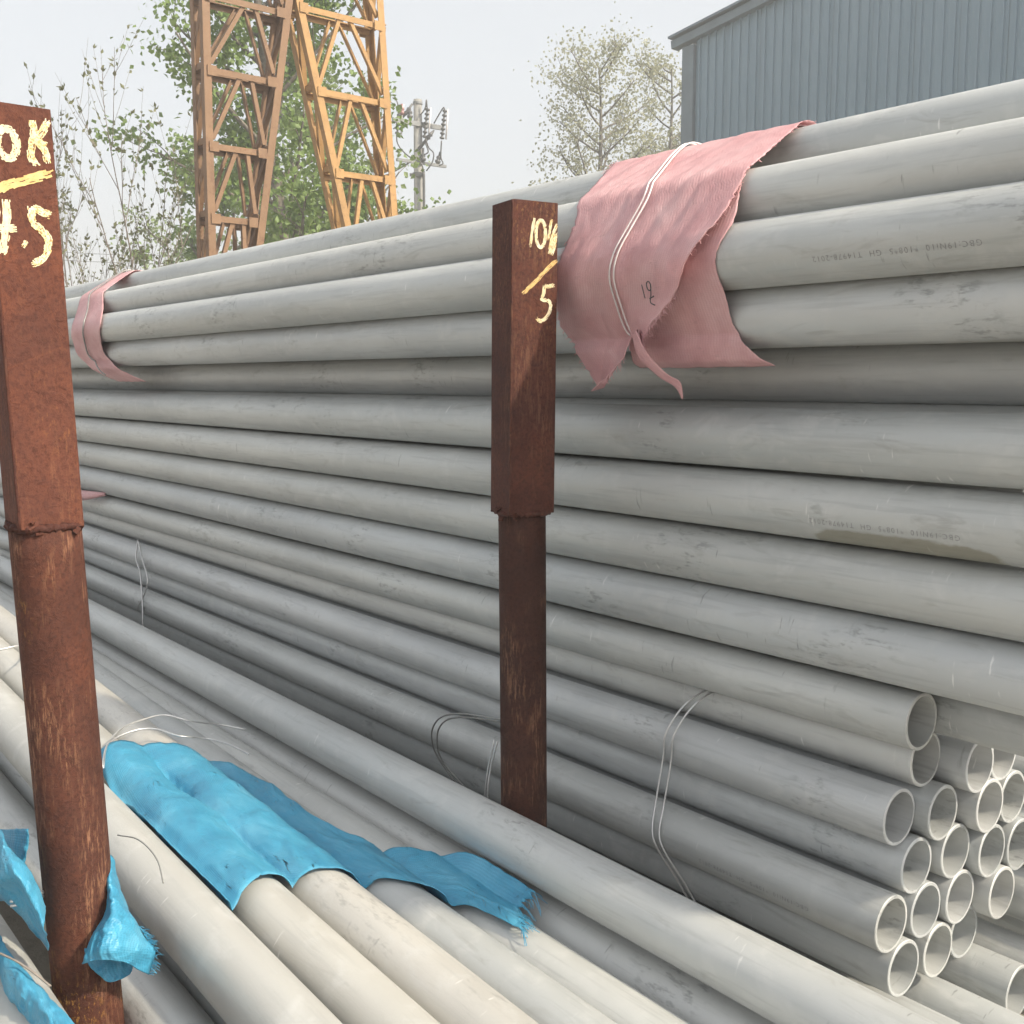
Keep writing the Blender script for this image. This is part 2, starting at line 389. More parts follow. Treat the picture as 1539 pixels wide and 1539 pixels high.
# --- lower bundle with open ends
GR = 'pipes of the lower bundle with open ends'
Rr = .0475
Rp = [(-0.873, 1.567, 1.053, 'top open-ended pipe of the lower bundle, its dark end just under the middle stack'),
      (-0.892, 1.620, 0.973, 'open-ended pipe half hidden behind the top one of the lower bundle'),
      (-0.845, 1.713, 0.953, 'dark open-ended pipe in the upper row of the lower bundle, second from the left'),
      (-0.851, 1.808, 0.950, 'open-ended pipe at the upper right of the lower bundle, top cut off'),
      (-0.891, 1.544, 0.892, 'foremost open-ended pipe in the upper half of the lower bundle, end fully visible'),
      (-0.867, 1.639, 0.882, 'open-ended pipe right of the foremost upper one, sunlight low inside its mouth'),
      (-0.843, 1.752, 0.872, 'open-ended pipe with a bright rim, third along the upper middle row of ends'),
      (-0.848, 1.846, 0.863, 'open-ended pipe at the far right edge, in the upper middle row of ends'),
      (-0.878, 1.582, 0.802, 'open-ended pipe directly under the foremost upper one, sunlit floor in its mouth'),
      (-0.866, 1.686, 0.801, 'bright-rimmed open pipe in the centre of the cluster of ends'),
      (-0.848, 1.779, 0.781, 'open-ended pipe third from the left in the middle row of sunlit ends'),
      (-0.845, 1.877, 0.766, 'open-ended pipe cut by the right picture edge in the middle row of sunlit ends'),
      (-0.873, 1.504, 0.728, 'foremost lower open-ended pipe with a line of dark print along its side'),
      (-0.873, 1.610, 0.717, 'open-ended pipe beside the printed foremost one, second in the lower row of ends'),
      (-0.864, 1.706, 0.713, 'open-ended pipe third from the left in the lower row of ends'),
      (-0.844, 1.817, 0.693, 'open-ended pipe standing out rightmost in the lower row of ends, glinting rim'),
      (-0.869, 1.541, 0.640, 'lowest front open-ended pipe, its mouth the biggest sunlit one of the bottom row'),
      (-0.870, 1.652, 0.632, 'open-ended pipe second from the left in the bottom row of ends'),
      (-0.876, 1.750, 0.629, 'set-back open-ended pipe third from the left in the bottom row, shaded upper rim')]
for i, (x, y, z, lab) in enumerate(Rp):
    pipes['R%d' % i] = pipe(x, y, z, lab, GR, R=Rr, bow=0)
pipes['S'] = pipe(-0.793, 1.792, 0.538, 'single sunlit pipe jutting out under the lower bundle at the right, open end', GR, R=Rr, bow=0)
# --- long dark pipes underneath and behind
GS = 'long pipes under and behind the lower bundle'
for k, (x, y, z, lab) in enumerate([
        (-0.368, 1.472, 0.519, 'long shaded pipe under the lower bundle, nearest the foreground stack'),
        (-0.386, 1.575, 0.514, 'long shaded pipe under the lower bundle, second from the foreground'),
        (-0.350, 1.676, 0.510, 'long shaded pipe under the lower bundle, below the jutting sunlit one'),
        (-0.322, 1.895, 0.533, 'long pipe lying beyond the jutting sunlit pipe at the right edge'),
        (-0.322, 1.950, 0.643, 'long brownish shaded pipe behind the bottom row of open ends'),
        (-0.322, 2.001, 0.743, 'long brownish shaded pipe behind the lower row of open ends'),
        (-0.322, 2.056, 0.841, 'long shaded pipe farthest behind the open ends at the right edge'),
        (-0.460, 1.523, 0.422, 'bottom shaded pipe under the lower bundle near the foreground'),
        (-0.460, 1.624, 0.421, 'bottom shaded pipe under the lower bundle in the middle'),
        (-0.460, 1.725, 0.419, 'bottom shaded pipe under the lower bundle towards the rear'),
        (-0.460, 1.826, 0.417, 'bottom shaded pipe under the lower bundle at the very rear'),
        (-.30, 2.000, .430, 'long shaded pipe low at the right edge behind the jutting one'),
        (-.30, 2.105, .520, 'long shaded pipe low at the right edge, farther behind')]):
    pipe(x, y, z, lab, GS, R=.0495)
pipe(-0.920, 1.371, 0.588, 'thin-looking open pipe end peeking out in the gap beside the foreground stack', GS, R=.028)
# --- foreground stack
GF = 'pipes of the foreground stack'
X0 = -1.27
Fr = {'A': (1.19, -.8475, -.006, 'grey pipe lying highest along the rear of the foreground stack against the short post'),
      'B': (1.19, -.965, -.008, 'grey pipe tucked under the highest rear pipe of the foreground stack'),
      'C': (1.083, -.967, -.015, 'shaded foreground-stack pipe third from the rear, passing under the ragged blue tip'),
      'D': (.972, -.938, -.030, 'half sunlit pipe of the foreground stack under the right part of the blue sheet'),
      'E': (.866, -.917, -.045, 'sunlit pipe of the foreground stack emerging centrally from under the blue sheet'),
      'F': (.755, -.915, -.050, 'sunlit pipe of the foreground stack emerging from the left part of the blue sheet'),
      'G': (.630, -.892, -.055, 'pale sunlit pipe nearest the tall post, uncovered by the blue sheet')}
XN = {'A': -.25, 'B': -.3, 'C': -.28, 'D': -.33, 'E': -.3, 'F': -.36, 'G': -.32}
for k, (y, z, s, lab) in Fr.items():
    pipes[k] = pipe(XN[k], y, H+z+s*(XN[k]-X0), lab, GF, R=.0495 if k == 'A' else PR, slope=s, mat='pipe_clean' if k in 'EFG' else 'pipe', bow=0)
for j, (y, z, s) in enumerate([(.565, .585, -.03), (.675, .592, -.03), (.785, .590, -.03), (.90, .585, -.02), (1.01, .57, -.015), (1.12, .535, -.01), (1.225, .525, -.008),
                               (.60, .475, -.02), (.71, .48, -.02), (.82, .48, -.02), (.93, .47, -.01), (1.04, .455, -.01), (1.15, .43, -.01)]):
    pipe(-.40, y, z+s*(.87), 'pipe in the %s layer of the foreground stack, number %s from the tall post' % ('lower' if j < 7 else 'bottom', ['one', 'two', 'three', 'four', 'five', 'six', 'seven'][j % 7]), GF, slope=s)
# --- bay left of the tall post
GL = 'pipes of the bay left of the tall post'
for j, (x, y, z, s, lab) in enumerate([
        (-.35, .345, .700, -.01, 'sunlit pipe emerging from under the blue sheet at the bottom left corner'),
        (-.35, .232, .695, -.01, 'pipe next to the corner pipe in the bay left of the tall post'),
        (-.35, .120, .690, -.01, 'third pipe in from the tall post in the left bay'),
        (-.35, .01, .690, -.01, 'fourth pipe in from the tall post in the left bay'),
        (-.35, .290, .600, -.01, 'lower pipe in the left bay beside the tall post'),
        (-.35, .180, .598, -.01, 'lower pipe in the left bay, second from the tall post')]):
    pipe(x, y, z, lab, GL, slope=s, mat='pipe_clean')
# --- next rack's pipe ends far along the yard
GN = 'pipe ends of the next rack beyond'
k = 0
for i in range(7):
    for j in range(5):
        lab = 'far pipe end left of the tall post, rack layer %s, position %s' % (['one', 'two', 'three', 'four', 'five', 'six', 'seven'][i], ['one', 'two', 'three', 'four', 'five'][j])
        pipe(-7.35+rnd.uniform(-.05, .05), 1.40+.110*j+.055*(i % 2), .42+.0955*i, lab, GN, length=4.0)

# printed lines on pipes -------------------------------------------------
def print_on(p, R, text, xs, ang, size, flip=True):
    """wrap text on the pipe's outside; xs = local x of its start, ang = angle (deg) below the horizontal front"""
    cu = bpy.data.curves.new('printed_marking', 'FONT'); cu.body = text; cu.size = size; cu.resolution_u = 2; cu.space_character = 1.25
    tmp = bpy.data.objects.new('printed_marking', cu); col.objects.link(tmp)
    dg = bpy.context.evaluated_depsgraph_get(); me = bpy.data.meshes.new_from_object(tmp.evaluated_get(dg))
    bpy.data.objects.remove(tmp)
    a0 = R_(180+ang)             # angle in the yz plane, 180 = facing -Y
    for v in me.vertices:
        u, w = v.co.x, v.co.y
        if flip: x = xs-u; a = a0+(w/R)      # upside down: letters run towards -x, their tops point down
        else: x = xs+u; a = a0-(w/R)
        v.co = (x, (R+.0005)*math.cos(a), (R+.0005)*math.sin(a))
    me.materials.clear(); me.materials.append(M['print'])
    o = bpy.data.objects.new('printed_marking', me); link(o, p); return o
TXT = 'GBC:19Ni10  *108*5  GH  T14978-2012'
print_on(pipes['P3_0'], PR, TXT, -.37, 22, .0125)
print_on(pipes['Q2'], PR, TXT, -.51, 12, .0125)
print_on(pipes['R12'], Rr, TXT, -.125, 8, .0115)
print_on(pipes['C'], PR, 'T14978-2012', -.50, -45, .012)

# ------------------------------------------------------------------ cloth helpers
def sheet(name, P, mat, parent=None, thick=.0012, uvscale=1.0):
    """P[i][j] grid of Vectors"""
    n, m = len(P), len(P[0]); V = []; UV = []
    lu = [0]*n
    for i in range(n):
        acc = 0
        for j in range(m):
            if j: acc += (P[i][j]-P[i][j-1]).length
            if i and j == m//2: lu[i] = lu[i-1]+(P[i][j]-P[i-1][j]).length
            V.append(P[i][j]); UV.append([0, acc])
    for i in range(n):
        for j in range(m): UV[i*m+j][0] = lu[i]
    F = [(i*m+j, i*m+j+1, (i+1)*m+j+1, (i+1)*m+j) for i in range(n-1) for j in range(m-1)]
    o = mesh_obj(name, V, F, mat, parent, True, UV)
    if thick:
        md = o.modifiers.new('solid', 'SOLIDIFY'); md.thickness = thick; md.offset = 0
    return o
def interp(tab, s):
    if s <= tab[0][0]: return tab[0][1]
    for (a, x), (b, y) in zip(tab, tab[1:]):
        if s <= b: 
            t = (s-a)/(b-a); return x+(y-x)*t
    return tab[-1][1]
def smooth_tab(tab, s):
    """smooth interpolation"""
    w = .02
    return (interp(tab, s-w)+2*interp(tab, s)+interp(tab, s+w))/4
# wrap profile over the pink bundle (y, z relative to the camera height)
def wrap_profile(R, tail):
    c = [(1.634, .3906), (1.472, .297), (1.418, .2034), (1.472, .110)]; pts = []
    nor = [math.pi/2.6]
    for a, b in zip(c, c[1:]):
        d = Vector((b[0]-a[0], b[1]-a[1])).normalized(); n = Vector((d.y, -d.x)); nor.append(math.atan2(n.y, n.x) % (2*math.pi))
    nor.append(nor[-1]+.05)
    for (y, z), a0, a1 in zip(c, nor, nor[1:]):
        for k in range(7):
            t = a0+(a1-a0)*k/6; pts.append(Vector((0, y+R*math.cos(t), z+R*math.sin(t))))
    back = [Vector((0, 1.90+R*.2, .392+R)), Vector((0, 1.74, .392+R)), Vector((0, 1.68, .3915+R))]
    pts = back+pts
    last = pts[-1]
    for y, z in tail: pts.append(Vector((0, y, z)))
    # resample evenly
    L = [0]
    for a, b in zip(pts, pts[1:]): L.append(L[-1]+(b-a).length)
    out = []; N = 150
    for i in range(N+1):
        s = L[-1]*i/N; k = 0
        while k < len(L)-2 and L[k+1] < s: k += 1
        t = (s-L[k])/max(1e-9, L[k+1]-L[k]); out.append(pts[k].lerp(pts[k+1], t))
    return out
def elev(p): return math.degrees(math.atan2(p.z, p.y))

def make_wrap(name, prof, leftT, rightT, mat, label, lift=None, nx=70, wr=.004, seed=0, fray=.004, parent=None, zfade=None, lift_l=None, endz=(None, None)):
    """leftT/rightT map height z (relative) -> x ; prof runs from behind the top down the front"""
    rows = []
    n = len(prof); it = max(range(n), key=lambda i: prof[i].z)
    for i, p in enumerate(prof):
        zz = p.z if i >= it else 2*prof[it].z-p.z+.05
        xl, xr = smooth_tab(leftT, -zz), smooth_tab(rightT, -zz)
        tn = (prof[min(i+1, n-1)]-prof[max(i-1, 0)]).normalized(); nrm = Vector((0, tn.z, -tn.y))
        row = []
        jl = (noise.noise(Vector((i*.9, seed, 3)))+.6*noise.noise(Vector((i*2.7, seed, 9))))*fray; jr = (noise.noise(Vector((i*.9, seed, 7)))+.6*noise.noise(Vector((i*2.3, seed, 5))))*fray
        for j in range(nx+1):
            u = j/nx; x = xl+jl*(1-u)**6+(xr-xl)*u+jr*u**6
            w = noise.noise(Vector((x*9+seed, (i/n)*5+x*3, seed)))*wr+noise.noise(Vector((x*26+seed, (i/n)*9-x*9, seed+4)))*wr*.45
            # diagonal tension folds
            w += wr*.7*math.sin((x*60+i*.13)+2*noise.noise(Vector((x*6, i*.05, seed))))*max(0, math.sin(math.pi*u))**.5
            h = abs(w)+.0015+wr*.25*max(0, 1-abs(noise.noise(Vector((x*13+(i/n)*6, (i/n)*7-x*5, seed+2))))*7)
            if lift: h += lift(u, zz)
            row.append(Vector((x, p.y, H+p.z))+nrm*h)
        rows.append(row)
    o = sheet(name, rows, mat, parent); 
    if label: tag(o, label, 'cloth', 'pink sheets wrapped round the upper bundle')
    return o
prof_in = wrap_profile(.0555, [(1.424, .06), (1.432, .035), (1.45, .026)])
prof_out = wrap_profile(.060, [(1.410, .055), (1.413, .02), (1.418, -.012)])
# outlines as x over height (-z key rising)
outL = [(-.60, -1.66), (-.445, -1.638), (-.39, -1.583), (-.31, -1.527), (-.225, -1.524), (-.180, -1.538), (-.105, -1.575), (-.035, -1.513), (.01, -1.473)]
outR = [(-.60, -1.20), (-.43, -1.171), (-.36, -1.147), (-.29, -1.140), (-.24, -1.142), (-.20, -1.185), (-.15, -1.228), (-.115, -1.305), (-.07, -1.330), (-.02, -1.385), (.012, -1.462)]
inL = [(-.6, -1.40), (.1, -1.40)]
inR = [(-.60, -1.21), (-.43, -1.182), (-.25, -1.128), (-.215, -1.146), (-.183, -1.155), (-.135, -1.150), (-.09, -1.160), (-.045, -1.128), (-.028, -1.082)]
def lift_flap(u, zz):
    a = max(0, min(1, (.33-zz)/.25)); return .045*a*max(0, (u-.62)/.38)**1.6
def lift_in(u, zz):
    return .0
pk = make_wrap('pink_sheet', prof_out, outL, outR, M['pink'], 'large torn pink woven sheet tied round the upper bundle beside the short post', lift=lift_flap, wr=.0035, seed=3, fray=.005)
pk2 = make_wrap('sheet_under_layer', prof_in, inL, inR, M['pink'], None, wr=.002, seed=8, fray=.002, parent=pk)
# hanging twisted tail of the flap
tail = [[Vector((-1.335, 1.36, H+.085)), Vector((-1.318, 1.345, H+.080)), Vector((-1.30, 1.335, H+.085))],
        [Vector((-1.330, 1.372, H+.045)), Vector((-1.305, 1.350, H+.042)), Vector((-1.282, 1.345, H+.046))],
        [Vector((-1.300, 1.392, H+.012)), Vector((-1.278, 1.370, H+.008)), Vector((-1.256, 1.366, H+.012))],
        [Vector((-1.270, 1.402, H-.006)), Vector((-1.252, 1.384, H-.010)), Vector((-1.238, 1.380, H-.002))],
        [Vector((-1.252, 1.402, H-.030)), Vector((-1.246, 1.396, H-.032)), Vector((-1.241, 1.392, H-.028))]]
def bispline(G, n):
    rows = [catmull(r, n) for r in G]; cols = list(zip(*rows)); c2 = [catmull(c, n) for c in cols]; return [list(r) for r in zip(*c2)]
sheet('hanging_tail', bispline(tail, 5), M['pink'], pk)
def fray(parent, edge_pts, out, mat, n, L, seed, rad=.0005):
    """loose threads along a torn edge"""
    r = random.Random(seed); V, F = [], []
    for _ in range(n):
        t = r.random()*(len(edge_pts)-1.001); i = int(t); p = edge_pts[i].lerp(edge_pts[i+1], t-i)
        d = (out+Vector((r.uniform(-.6, .6), r.uniform(-.6, .6), r.uniform(-.6, .6)))).normalized(); l = L*r.uniform(.3, 1.2)
        tube_geo([p, p+d*l*.5+Vector((0, 0, -.05*l)), p+d*l+Vector((r.uniform(-.2, .2), 0, -.25))*l], rad, 3, V, F)
    return tag(mesh_obj('frayed_threads', V, F, mat, parent), kind='stuff')
def sheet_edge(o, ni, nj, which):
    vs = [v.co.copy() for v in o.data.vertices]
    if which == 'bottom': return vs[(ni-1)*nj:ni*nj]
    if which == 'left': return vs[0:ni*nj:nj]
    return vs[nj-1:ni*nj:nj]
eb = sheet_edge(pk, 151, 71, 'bottom'); el = sheet_edge(pk, 151, 71, 'left')
fray(pk, sheet_edge(pk, 151, 71, 'right')[118:148], Vector((.6, -.1, -.8)), M['pink'], 110, .010, 1)
fray(pk, el[20:60], Vector((-1, 0, .3)), M['pink'], 90, .014, 2)
fray(pk, el[100:150], Vector((-1, 0, -.3)), M['pink'], 60, .008, 3)
fray(pk, sheet_edge(pk, 151, 71, 'right')[30:112], Vector((1, 0, 0)), M['pink'], 90, .006, 4)
# strap on pink sheet
def strap_on(prof, tab, offs, rad, mat, parent, name='strap', zmin=-.01):
    for d in offs:
        pts = []
        n = len(prof); it = max(range(n), key=lambda i: prof[i].z)
        for i in range(0, n, 3):
            p = prof[i]
            zz = p.z if i >= it else 2*prof[it].z-p.z+.05
            if zz < zmin: break
            tn = (prof[min(i+1, n-1)]-prof[max(i-1, 0)]).normalized(); nrm = Vector((0, tn.z, -tn.y))
            pts.append(Vector((smooth_tab(tab, -zz)+d, p.y, H+p.z))+nrm*.0095)
        tube(name, pts, rad, mat, parent, 6, 2)
stT = [(-.6, -1.47), (-.43, -1.436), (-.33, -1.345), (-.21, -1.370), (-.18, -1.382), (-.09, -1.390), (-.035, -1.33)]
ss = empty('wire_tie', (-1.4, 1.6, H+.45)); tag(ss, 'pale double wire tied over the large pink sheet', 'wire')
def reparent_world(o, p):
    o.parent = p; o.matrix_parent_inverse = Matrix.Translation(p.location).inverted()
before = set(bpy.data.objects)
strap_on(prof_out, stT, (-.0055, .0055), .0017, M['strap'], None, 'wire_strand', .035)
for o in set(bpy.data.objects)-before: reparent_world(o, ss)
# ink scribble on the pink sheet
def ribbon_geo(pts, w, nrm, V, F):
    o = len(V)
    for i, p in enumerate(pts):
        t = (pts[min(i+1, len(pts)-1)]-pts[max(i-1, 0)]).normalized(); s = t.cross(nrm).normalized()*w/2
        V.append(p-s); V.append(p+s)
    for i in range(len(pts)-1): F.append((o+2*i, o+2*i+1, o+2*i+3, o+2*i+2))
def scribble(name, strokes, origin, uax, vax, nrm, w, mat, parent):
    V, F = [], []
    for st in strokes:
        pts = [origin+uax*a+vax*b for a, b in st]
        if len(pts) > 2: pts = catmull(pts, 5)
        ribbon_geo(pts, w, nrm, V, F)
    return mesh_obj(name, V, F, mat, parent)
# far pink wrap
farL = [(-.6, -4.75), (-.43, -4.62), (-.27, -4.46), (-.21, -4.43), (-.10, -4.55), (-.03, -4.38), (0, -4.25)]
farR = [(-.6, -4.50), (-.43, -4.42), (-.27, -4.14), (-.21, -4.08), (-.10, -4.23), (-.04, -4.11), (0, -3.95)]
pf = make_wrap('pink_sheet', wrap_profile(.059, [(1.424, .05), (1.45, .02), (1.475, .0)]), farL, farR, M['pink'], 'narrow pink woven band wrapped round the far end of the upper bundle', nx=20, wr=.003, seed=11)
sf = empty('wire_tie', (-4.4, 1.6, H+.45)); tag(sf, 'thin wire tied over the narrow far pink band', 'wire')
before = set(bpy.data.objects)
strap_on(prof_out, [(a, (x+y)/2) for (a, x), (b, y) in zip(farL, farR)], (0,), .003, M['dull_wire'], None, 'wire_strand', .02)
for o in set(bpy.data.objects)-before: reparent_world(o, sf)
# small pink fold stuck between pipes far left
G = [[Vector((-4.62, 1.535, 1.122)), Vector((-4.70, 1.500, 1.124)), Vector((-4.86, 1.492, 1.118)), Vector((-4.92, 1.498, 1.108))],
     [Vector((-4.62, 1.520, 1.122)), Vector((-4.72, 1.482, 1.120)), Vector((-4.87, 1.472, 1.112)), Vector((-4.935, 1.480, 1.100))],
     [Vector((-4.62, 1.515, 1.116)), Vector((-4.72, 1.478, 1.100)), Vector((-4.86, 1.468, 1.085)), Vector((-4.93, 1.478, 1.082))],
     [Vector((-4.62, 1.525, 1.112)), Vector((-4.70, 1.490, 1.094)), Vector((-4.83, 1.484, 1.074)), Vector((-4.90, 1.490, 1.072))]]
tag(sheet('pink_scrap', bispline(G, 4), M['pink']), 'small pink cloth loop squeezed between grey pipes beside the tall post', 'cloth')

# ------------------------------------------------------------------ blue sheet over the foreground stack
def top_z(k, x): y, z, s, _ = Fr[k]; return H+z+s*(x-X0)
def env(x, y):
    """taut cover height over the foreground pipes"""
    best = -9
    ks = list(Fr)
    pts = []
    for k in 'BCDEFG':
        cy, cz = Fr[k][0], top_z(k, x)
        for a in range(30, 151, 10): pts.append((cy+.0565*math.cos(R_(a)), cz+.0565*math.sin(R_(a))))
    pts.sort()
    hull = []
    for p in pts:
        while len(hull) >= 2 and (hull[-1][0]-hull[-2][0])*(p[1]-hull[-2][1])-(hull[-1][1]-hull[-2][1])*(p[0]-hull[-2][0]) >= 0: hull.pop()
        hull.append(p)
    taut = interp(hull, y)
    own = max((top_z(k, x)+math.sqrt(max(0, .0565**2-(y-Fr[k][0])**2)) if abs(y-Fr[k][0]) < .0565 else -9) for k in 'BCDEFG')
    if own < taut-.055: own = taut-.055
    return taut, own
Ltop = [(-2.30, .708), (-2.32, .781), (-2.29, .851), (-2.20, .945), (-2.007, .975), (-1.886, .975), (-1.697, .990), (-1.640, 1.070), (-1.532, 1.137), (-1.335, 1.140)]
Lbot = [(-1.560, .675), (-1.60, .765), (-1.585, .838), (-1.558, .895), (-1.535, .941), (-1.463, .999), (-1.405, 1.048), (-1.275, 1.062)]
Lleft = [(-2.30, .708), (-2.12, .690), (-1.85, .675), (-1.560, .675)]
def poly_at(L, t):
    pts = L; d = [0]
    for a, b in zip(pts, pts[1:]): d.append(d[-1]+math.hypot(b[0]-a[0], b[1]-a[1]))
    s = t*d[-1]
    for i in range(len(d)-1):
        if s <= d[i+1]+1e-9:
            u = (s-d[i])/max(1e-9, d[i+1]-d[i]); return Vector((pts[i][0]+(pts[i+1][0]-pts[i][0])*u, pts[i][1]+(pts[i+1][1]-pts[i][1])*u, 0))
    return Vector((*pts[-1], 0))
def smooth_line(L, n=8):
    return [(p.x, p.y) for p in catmull([Vector((a, b, 0)) for a, b in L], n)]
T2, B2, L2 = smooth_line(Ltop), smooth_line(Lbot), smooth_line(Lleft)
Rr2 = [Ltop[-1], (-1.345, 1.108), Lbot[-1]]
NU, NV = 130, 64
rows = []
for i in range(NU+1):
    u = i/NU; row = []
    for j in range(NV+1):
        v = j/NV
        c = poly_at(T2, u)*(1-v)+poly_at(B2, u)*v+poly_at(L2, v)*(1-u)+poly_at(Rr2, v)*u
        c -= (Vector((*T2[0], 0))*(1-u)*(1-v)+Vector((*T2[-1], 0))*u*(1-v)+Vector((*B2[0], 0))*(1-u)*v+Vector((*B2[-1], 0))*u*v)
        if i == NU or i == NU-1:
            c.x += (noise.noise(Vector((j*1.7, 4, 4)))*.012+noise.noise(Vector((j*5.7, 1, 4)))*.010)
        taut, own = env(c.x, c.y)
        edge = min(u, 1-u, v, 1-v)
        blend = .72+.5*noise.noise(Vector((c.x*5, c.y*5, 2)))
        blend = min(1, max(blend, (.74-c.y)*14))
        z = taut*(1-blend)+own*blend
        z = max(z, own)
        if c.y > 1.10: z = max(z, top_z('A', c.x)-math.sqrt(max(0, .0575**2-(c.y-Fr['A'][0])**2))*0+ (c.y-1.10)*.9-.075)
        z += .003+.005*abs(noise.noise(Vector((c.x*14, c.y*14, 1))))+.010*abs(noise.noise(Vector((c.x*5+c.y*16, c.y*7, 6))))**1.5
        z += .0028*max(0, 1-abs(noise.noise(Vector((c.x*9+c.y*4, c.y*19-c.x*4, 8))))*8)+.0008*max(0, 1-abs(noise.noise(Vector((c.x*31, c.y*37, 3))))*6)          # sharp crease ridges
        # lifted rear edge ripple
        z += .008*max(0, 1-v*5)*max(0, noise.noise(Vector((u*9, 0, 3)))+.2)
        row.append(Vector((c.x, c.y, z)))
    rows.append(row)
bl = sheet('blue_sheet', rows, M['blue'])
tag(bl, 'large torn blue woven sheet draped over the foreground pipes', 'cloth', 'blue woven sheets')
# frayed threads at the ragged tip
V, F = [], []
for k in range(70):
    v = rnd.random(); p = rows[NU][int(v*NV)]
    d = Vector((rnd.uniform(.2, 1), rnd.uniform(-.4, .5), rnd.uniform(-.5, .1))).normalized()
    L = rnd.uniform(.008, .035); q = p+d*L+Vector((0, 0, -L*.3)); tube_geo([p, p.lerp(q, .5)+Vector((0, 0, .002)), q], .0007, 3, V, F)
tag(mesh_obj('frayed_threads', V, F, M['blue'], bl), kind='stuff')

# blue roll at the foot of the tall post, hanging from the pale pipe
Ga = [
    [(-1.600, 0.502, 0.878), (-1.600, 0.508, 0.878), (-1.600, 0.514, 0.869), (-1.600, 0.517, 0.857)],
    [(-1.565, 0.492, 0.851), (-1.560, 0.496, 0.855), (-1.570, 0.506, 0.842), (-1.580, 0.517, 0.822)],
    [(-1.540, 0.481, 0.828), (-1.530, 0.487, 0.840), (-1.535, 0.499, 0.830), (-1.550, 0.515, 0.800)],
    [(-1.535, 0.467, 0.808), (-1.510, 0.479, 0.828), (-1.515, 0.500, 0.816), (-1.530, 0.522, 0.785)],
    [(-1.525, 0.452, 0.794), (-1.495, 0.464, 0.815), (-1.495, 0.488, 0.807), (-1.515, 0.529, 0.767)],
    [(-1.520, 0.441, 0.771), (-1.485, 0.452, 0.794), (-1.480, 0.480, 0.787), (-1.510, 0.537, 0.748)],
    [(-1.522, 0.438, 0.761), (-1.488, 0.452, 0.776), (-1.482, 0.482, 0.764), (-1.512, 0.528, 0.714)]]
Gi = [
    [(-1.575, 0.462, 0.800), (-1.565, 0.478, 0.805), (-1.560, 0.500, 0.795), (-1.560, 0.522, 0.780)],
    [(-1.560, 0.452, 0.770), (-1.550, 0.468, 0.765), (-1.548, 0.492, 0.755), (-1.550, 0.520, 0.745)],
    [(-1.545, 0.449, 0.745), (-1.535, 0.464, 0.735), (-1.535, 0.488, 0.727), (-1.540, 0.516, 0.720)],
    [(-1.535, 0.460, 0.728), (-1.530, 0.472, 0.715), (-1.530, 0.490, 0.712), (-1.535, 0.510, 0.712)]]
Gt = [
    [(-1.743, 0.375, 0.906), (-1.675, 0.385, 0.927), (-1.612, 0.395, 0.946)],
    [(-1.734, 0.372, 0.893), (-1.667, 0.382, 0.907), (-1.610, 0.392, 0.917)],
    [(-1.729, 0.370, 0.875), (-1.664, 0.380, 0.886), (-1.619, 0.390, 0.889)]]
Gb = [
    [(-1.613, 0.345, 0.957), (-1.548, 0.352, 0.955), (-1.502, 0.362, 0.940), (-1.487, 0.375, 0.905), (-1.485, 0.382, 0.880)],
    [(-1.585, 0.338, 0.948), (-1.516, 0.344, 0.954), (-1.472, 0.354, 0.939), (-1.468, 0.368, 0.903), (-1.464, 0.376, 0.877)],
    [(-1.571, 0.333, 0.918), (-1.501, 0.338, 0.945), (-1.465, 0.347, 0.937), (-1.464, 0.363, 0.895), (-1.456, 0.373, 0.866)],
    [(-1.582, 0.334, 0.889), (-1.524, 0.339, 0.917), (-1.489, 0.349, 0.924), (-1.491, 0.366, 0.877), (-1.469, 0.376, 0.850)],
    [(-1.637, 0.345, 0.854), (-1.586, 0.352, 0.876), (-1.564, 0.364, 0.871), (-1.558, 0.380, 0.834), (-1.511, 0.388, 0.818)],
    [(-1.711, 0.360, 0.808), (-1.655, 0.368, 0.824), (-1.623, 0.378, 0.816), (-1.595, 0.390, 0.796), (-1.535, 0.395, 0.790)]]
Gc = [
    [(-1.653, 0.345, 0.785), (-1.553, 0.345, 0.802), (-1.478, 0.350, 0.799), (-1.409, 0.358, 0.798), (-1.354, 0.365, 0.794), (-1.323, 0.370, 0.781)],
    [(-1.625, 0.338, 0.779), (-1.524, 0.336, 0.802), (-1.453, 0.340, 0.803), (-1.391, 0.348, 0.798), (-1.336, 0.355, 0.795), (-1.306, 0.360, 0.783)],
    [(-1.609, 0.333, 0.757), (-1.510, 0.330, 0.788), (-1.447, 0.333, 0.791), (-1.394, 0.340, 0.788), (-1.344, 0.347, 0.785), (-1.319, 0.352, 0.773)],
    [(-1.612, 0.332, 0.725), (-1.519, 0.329, 0.757), (-1.459, 0.330, 0.773), (-1.421, 0.335, 0.770), (-1.387, 0.340, 0.762), (-1.373, 0.345, 0.744)],
    [(-1.632, 0.335, 0.693), (-1.536, 0.332, 0.737), (-1.481, 0.333, 0.754), (-1.448, 0.336, 0.752), (-1.421, 0.340, 0.740), (-1.419, 0.345, 0.717)]]
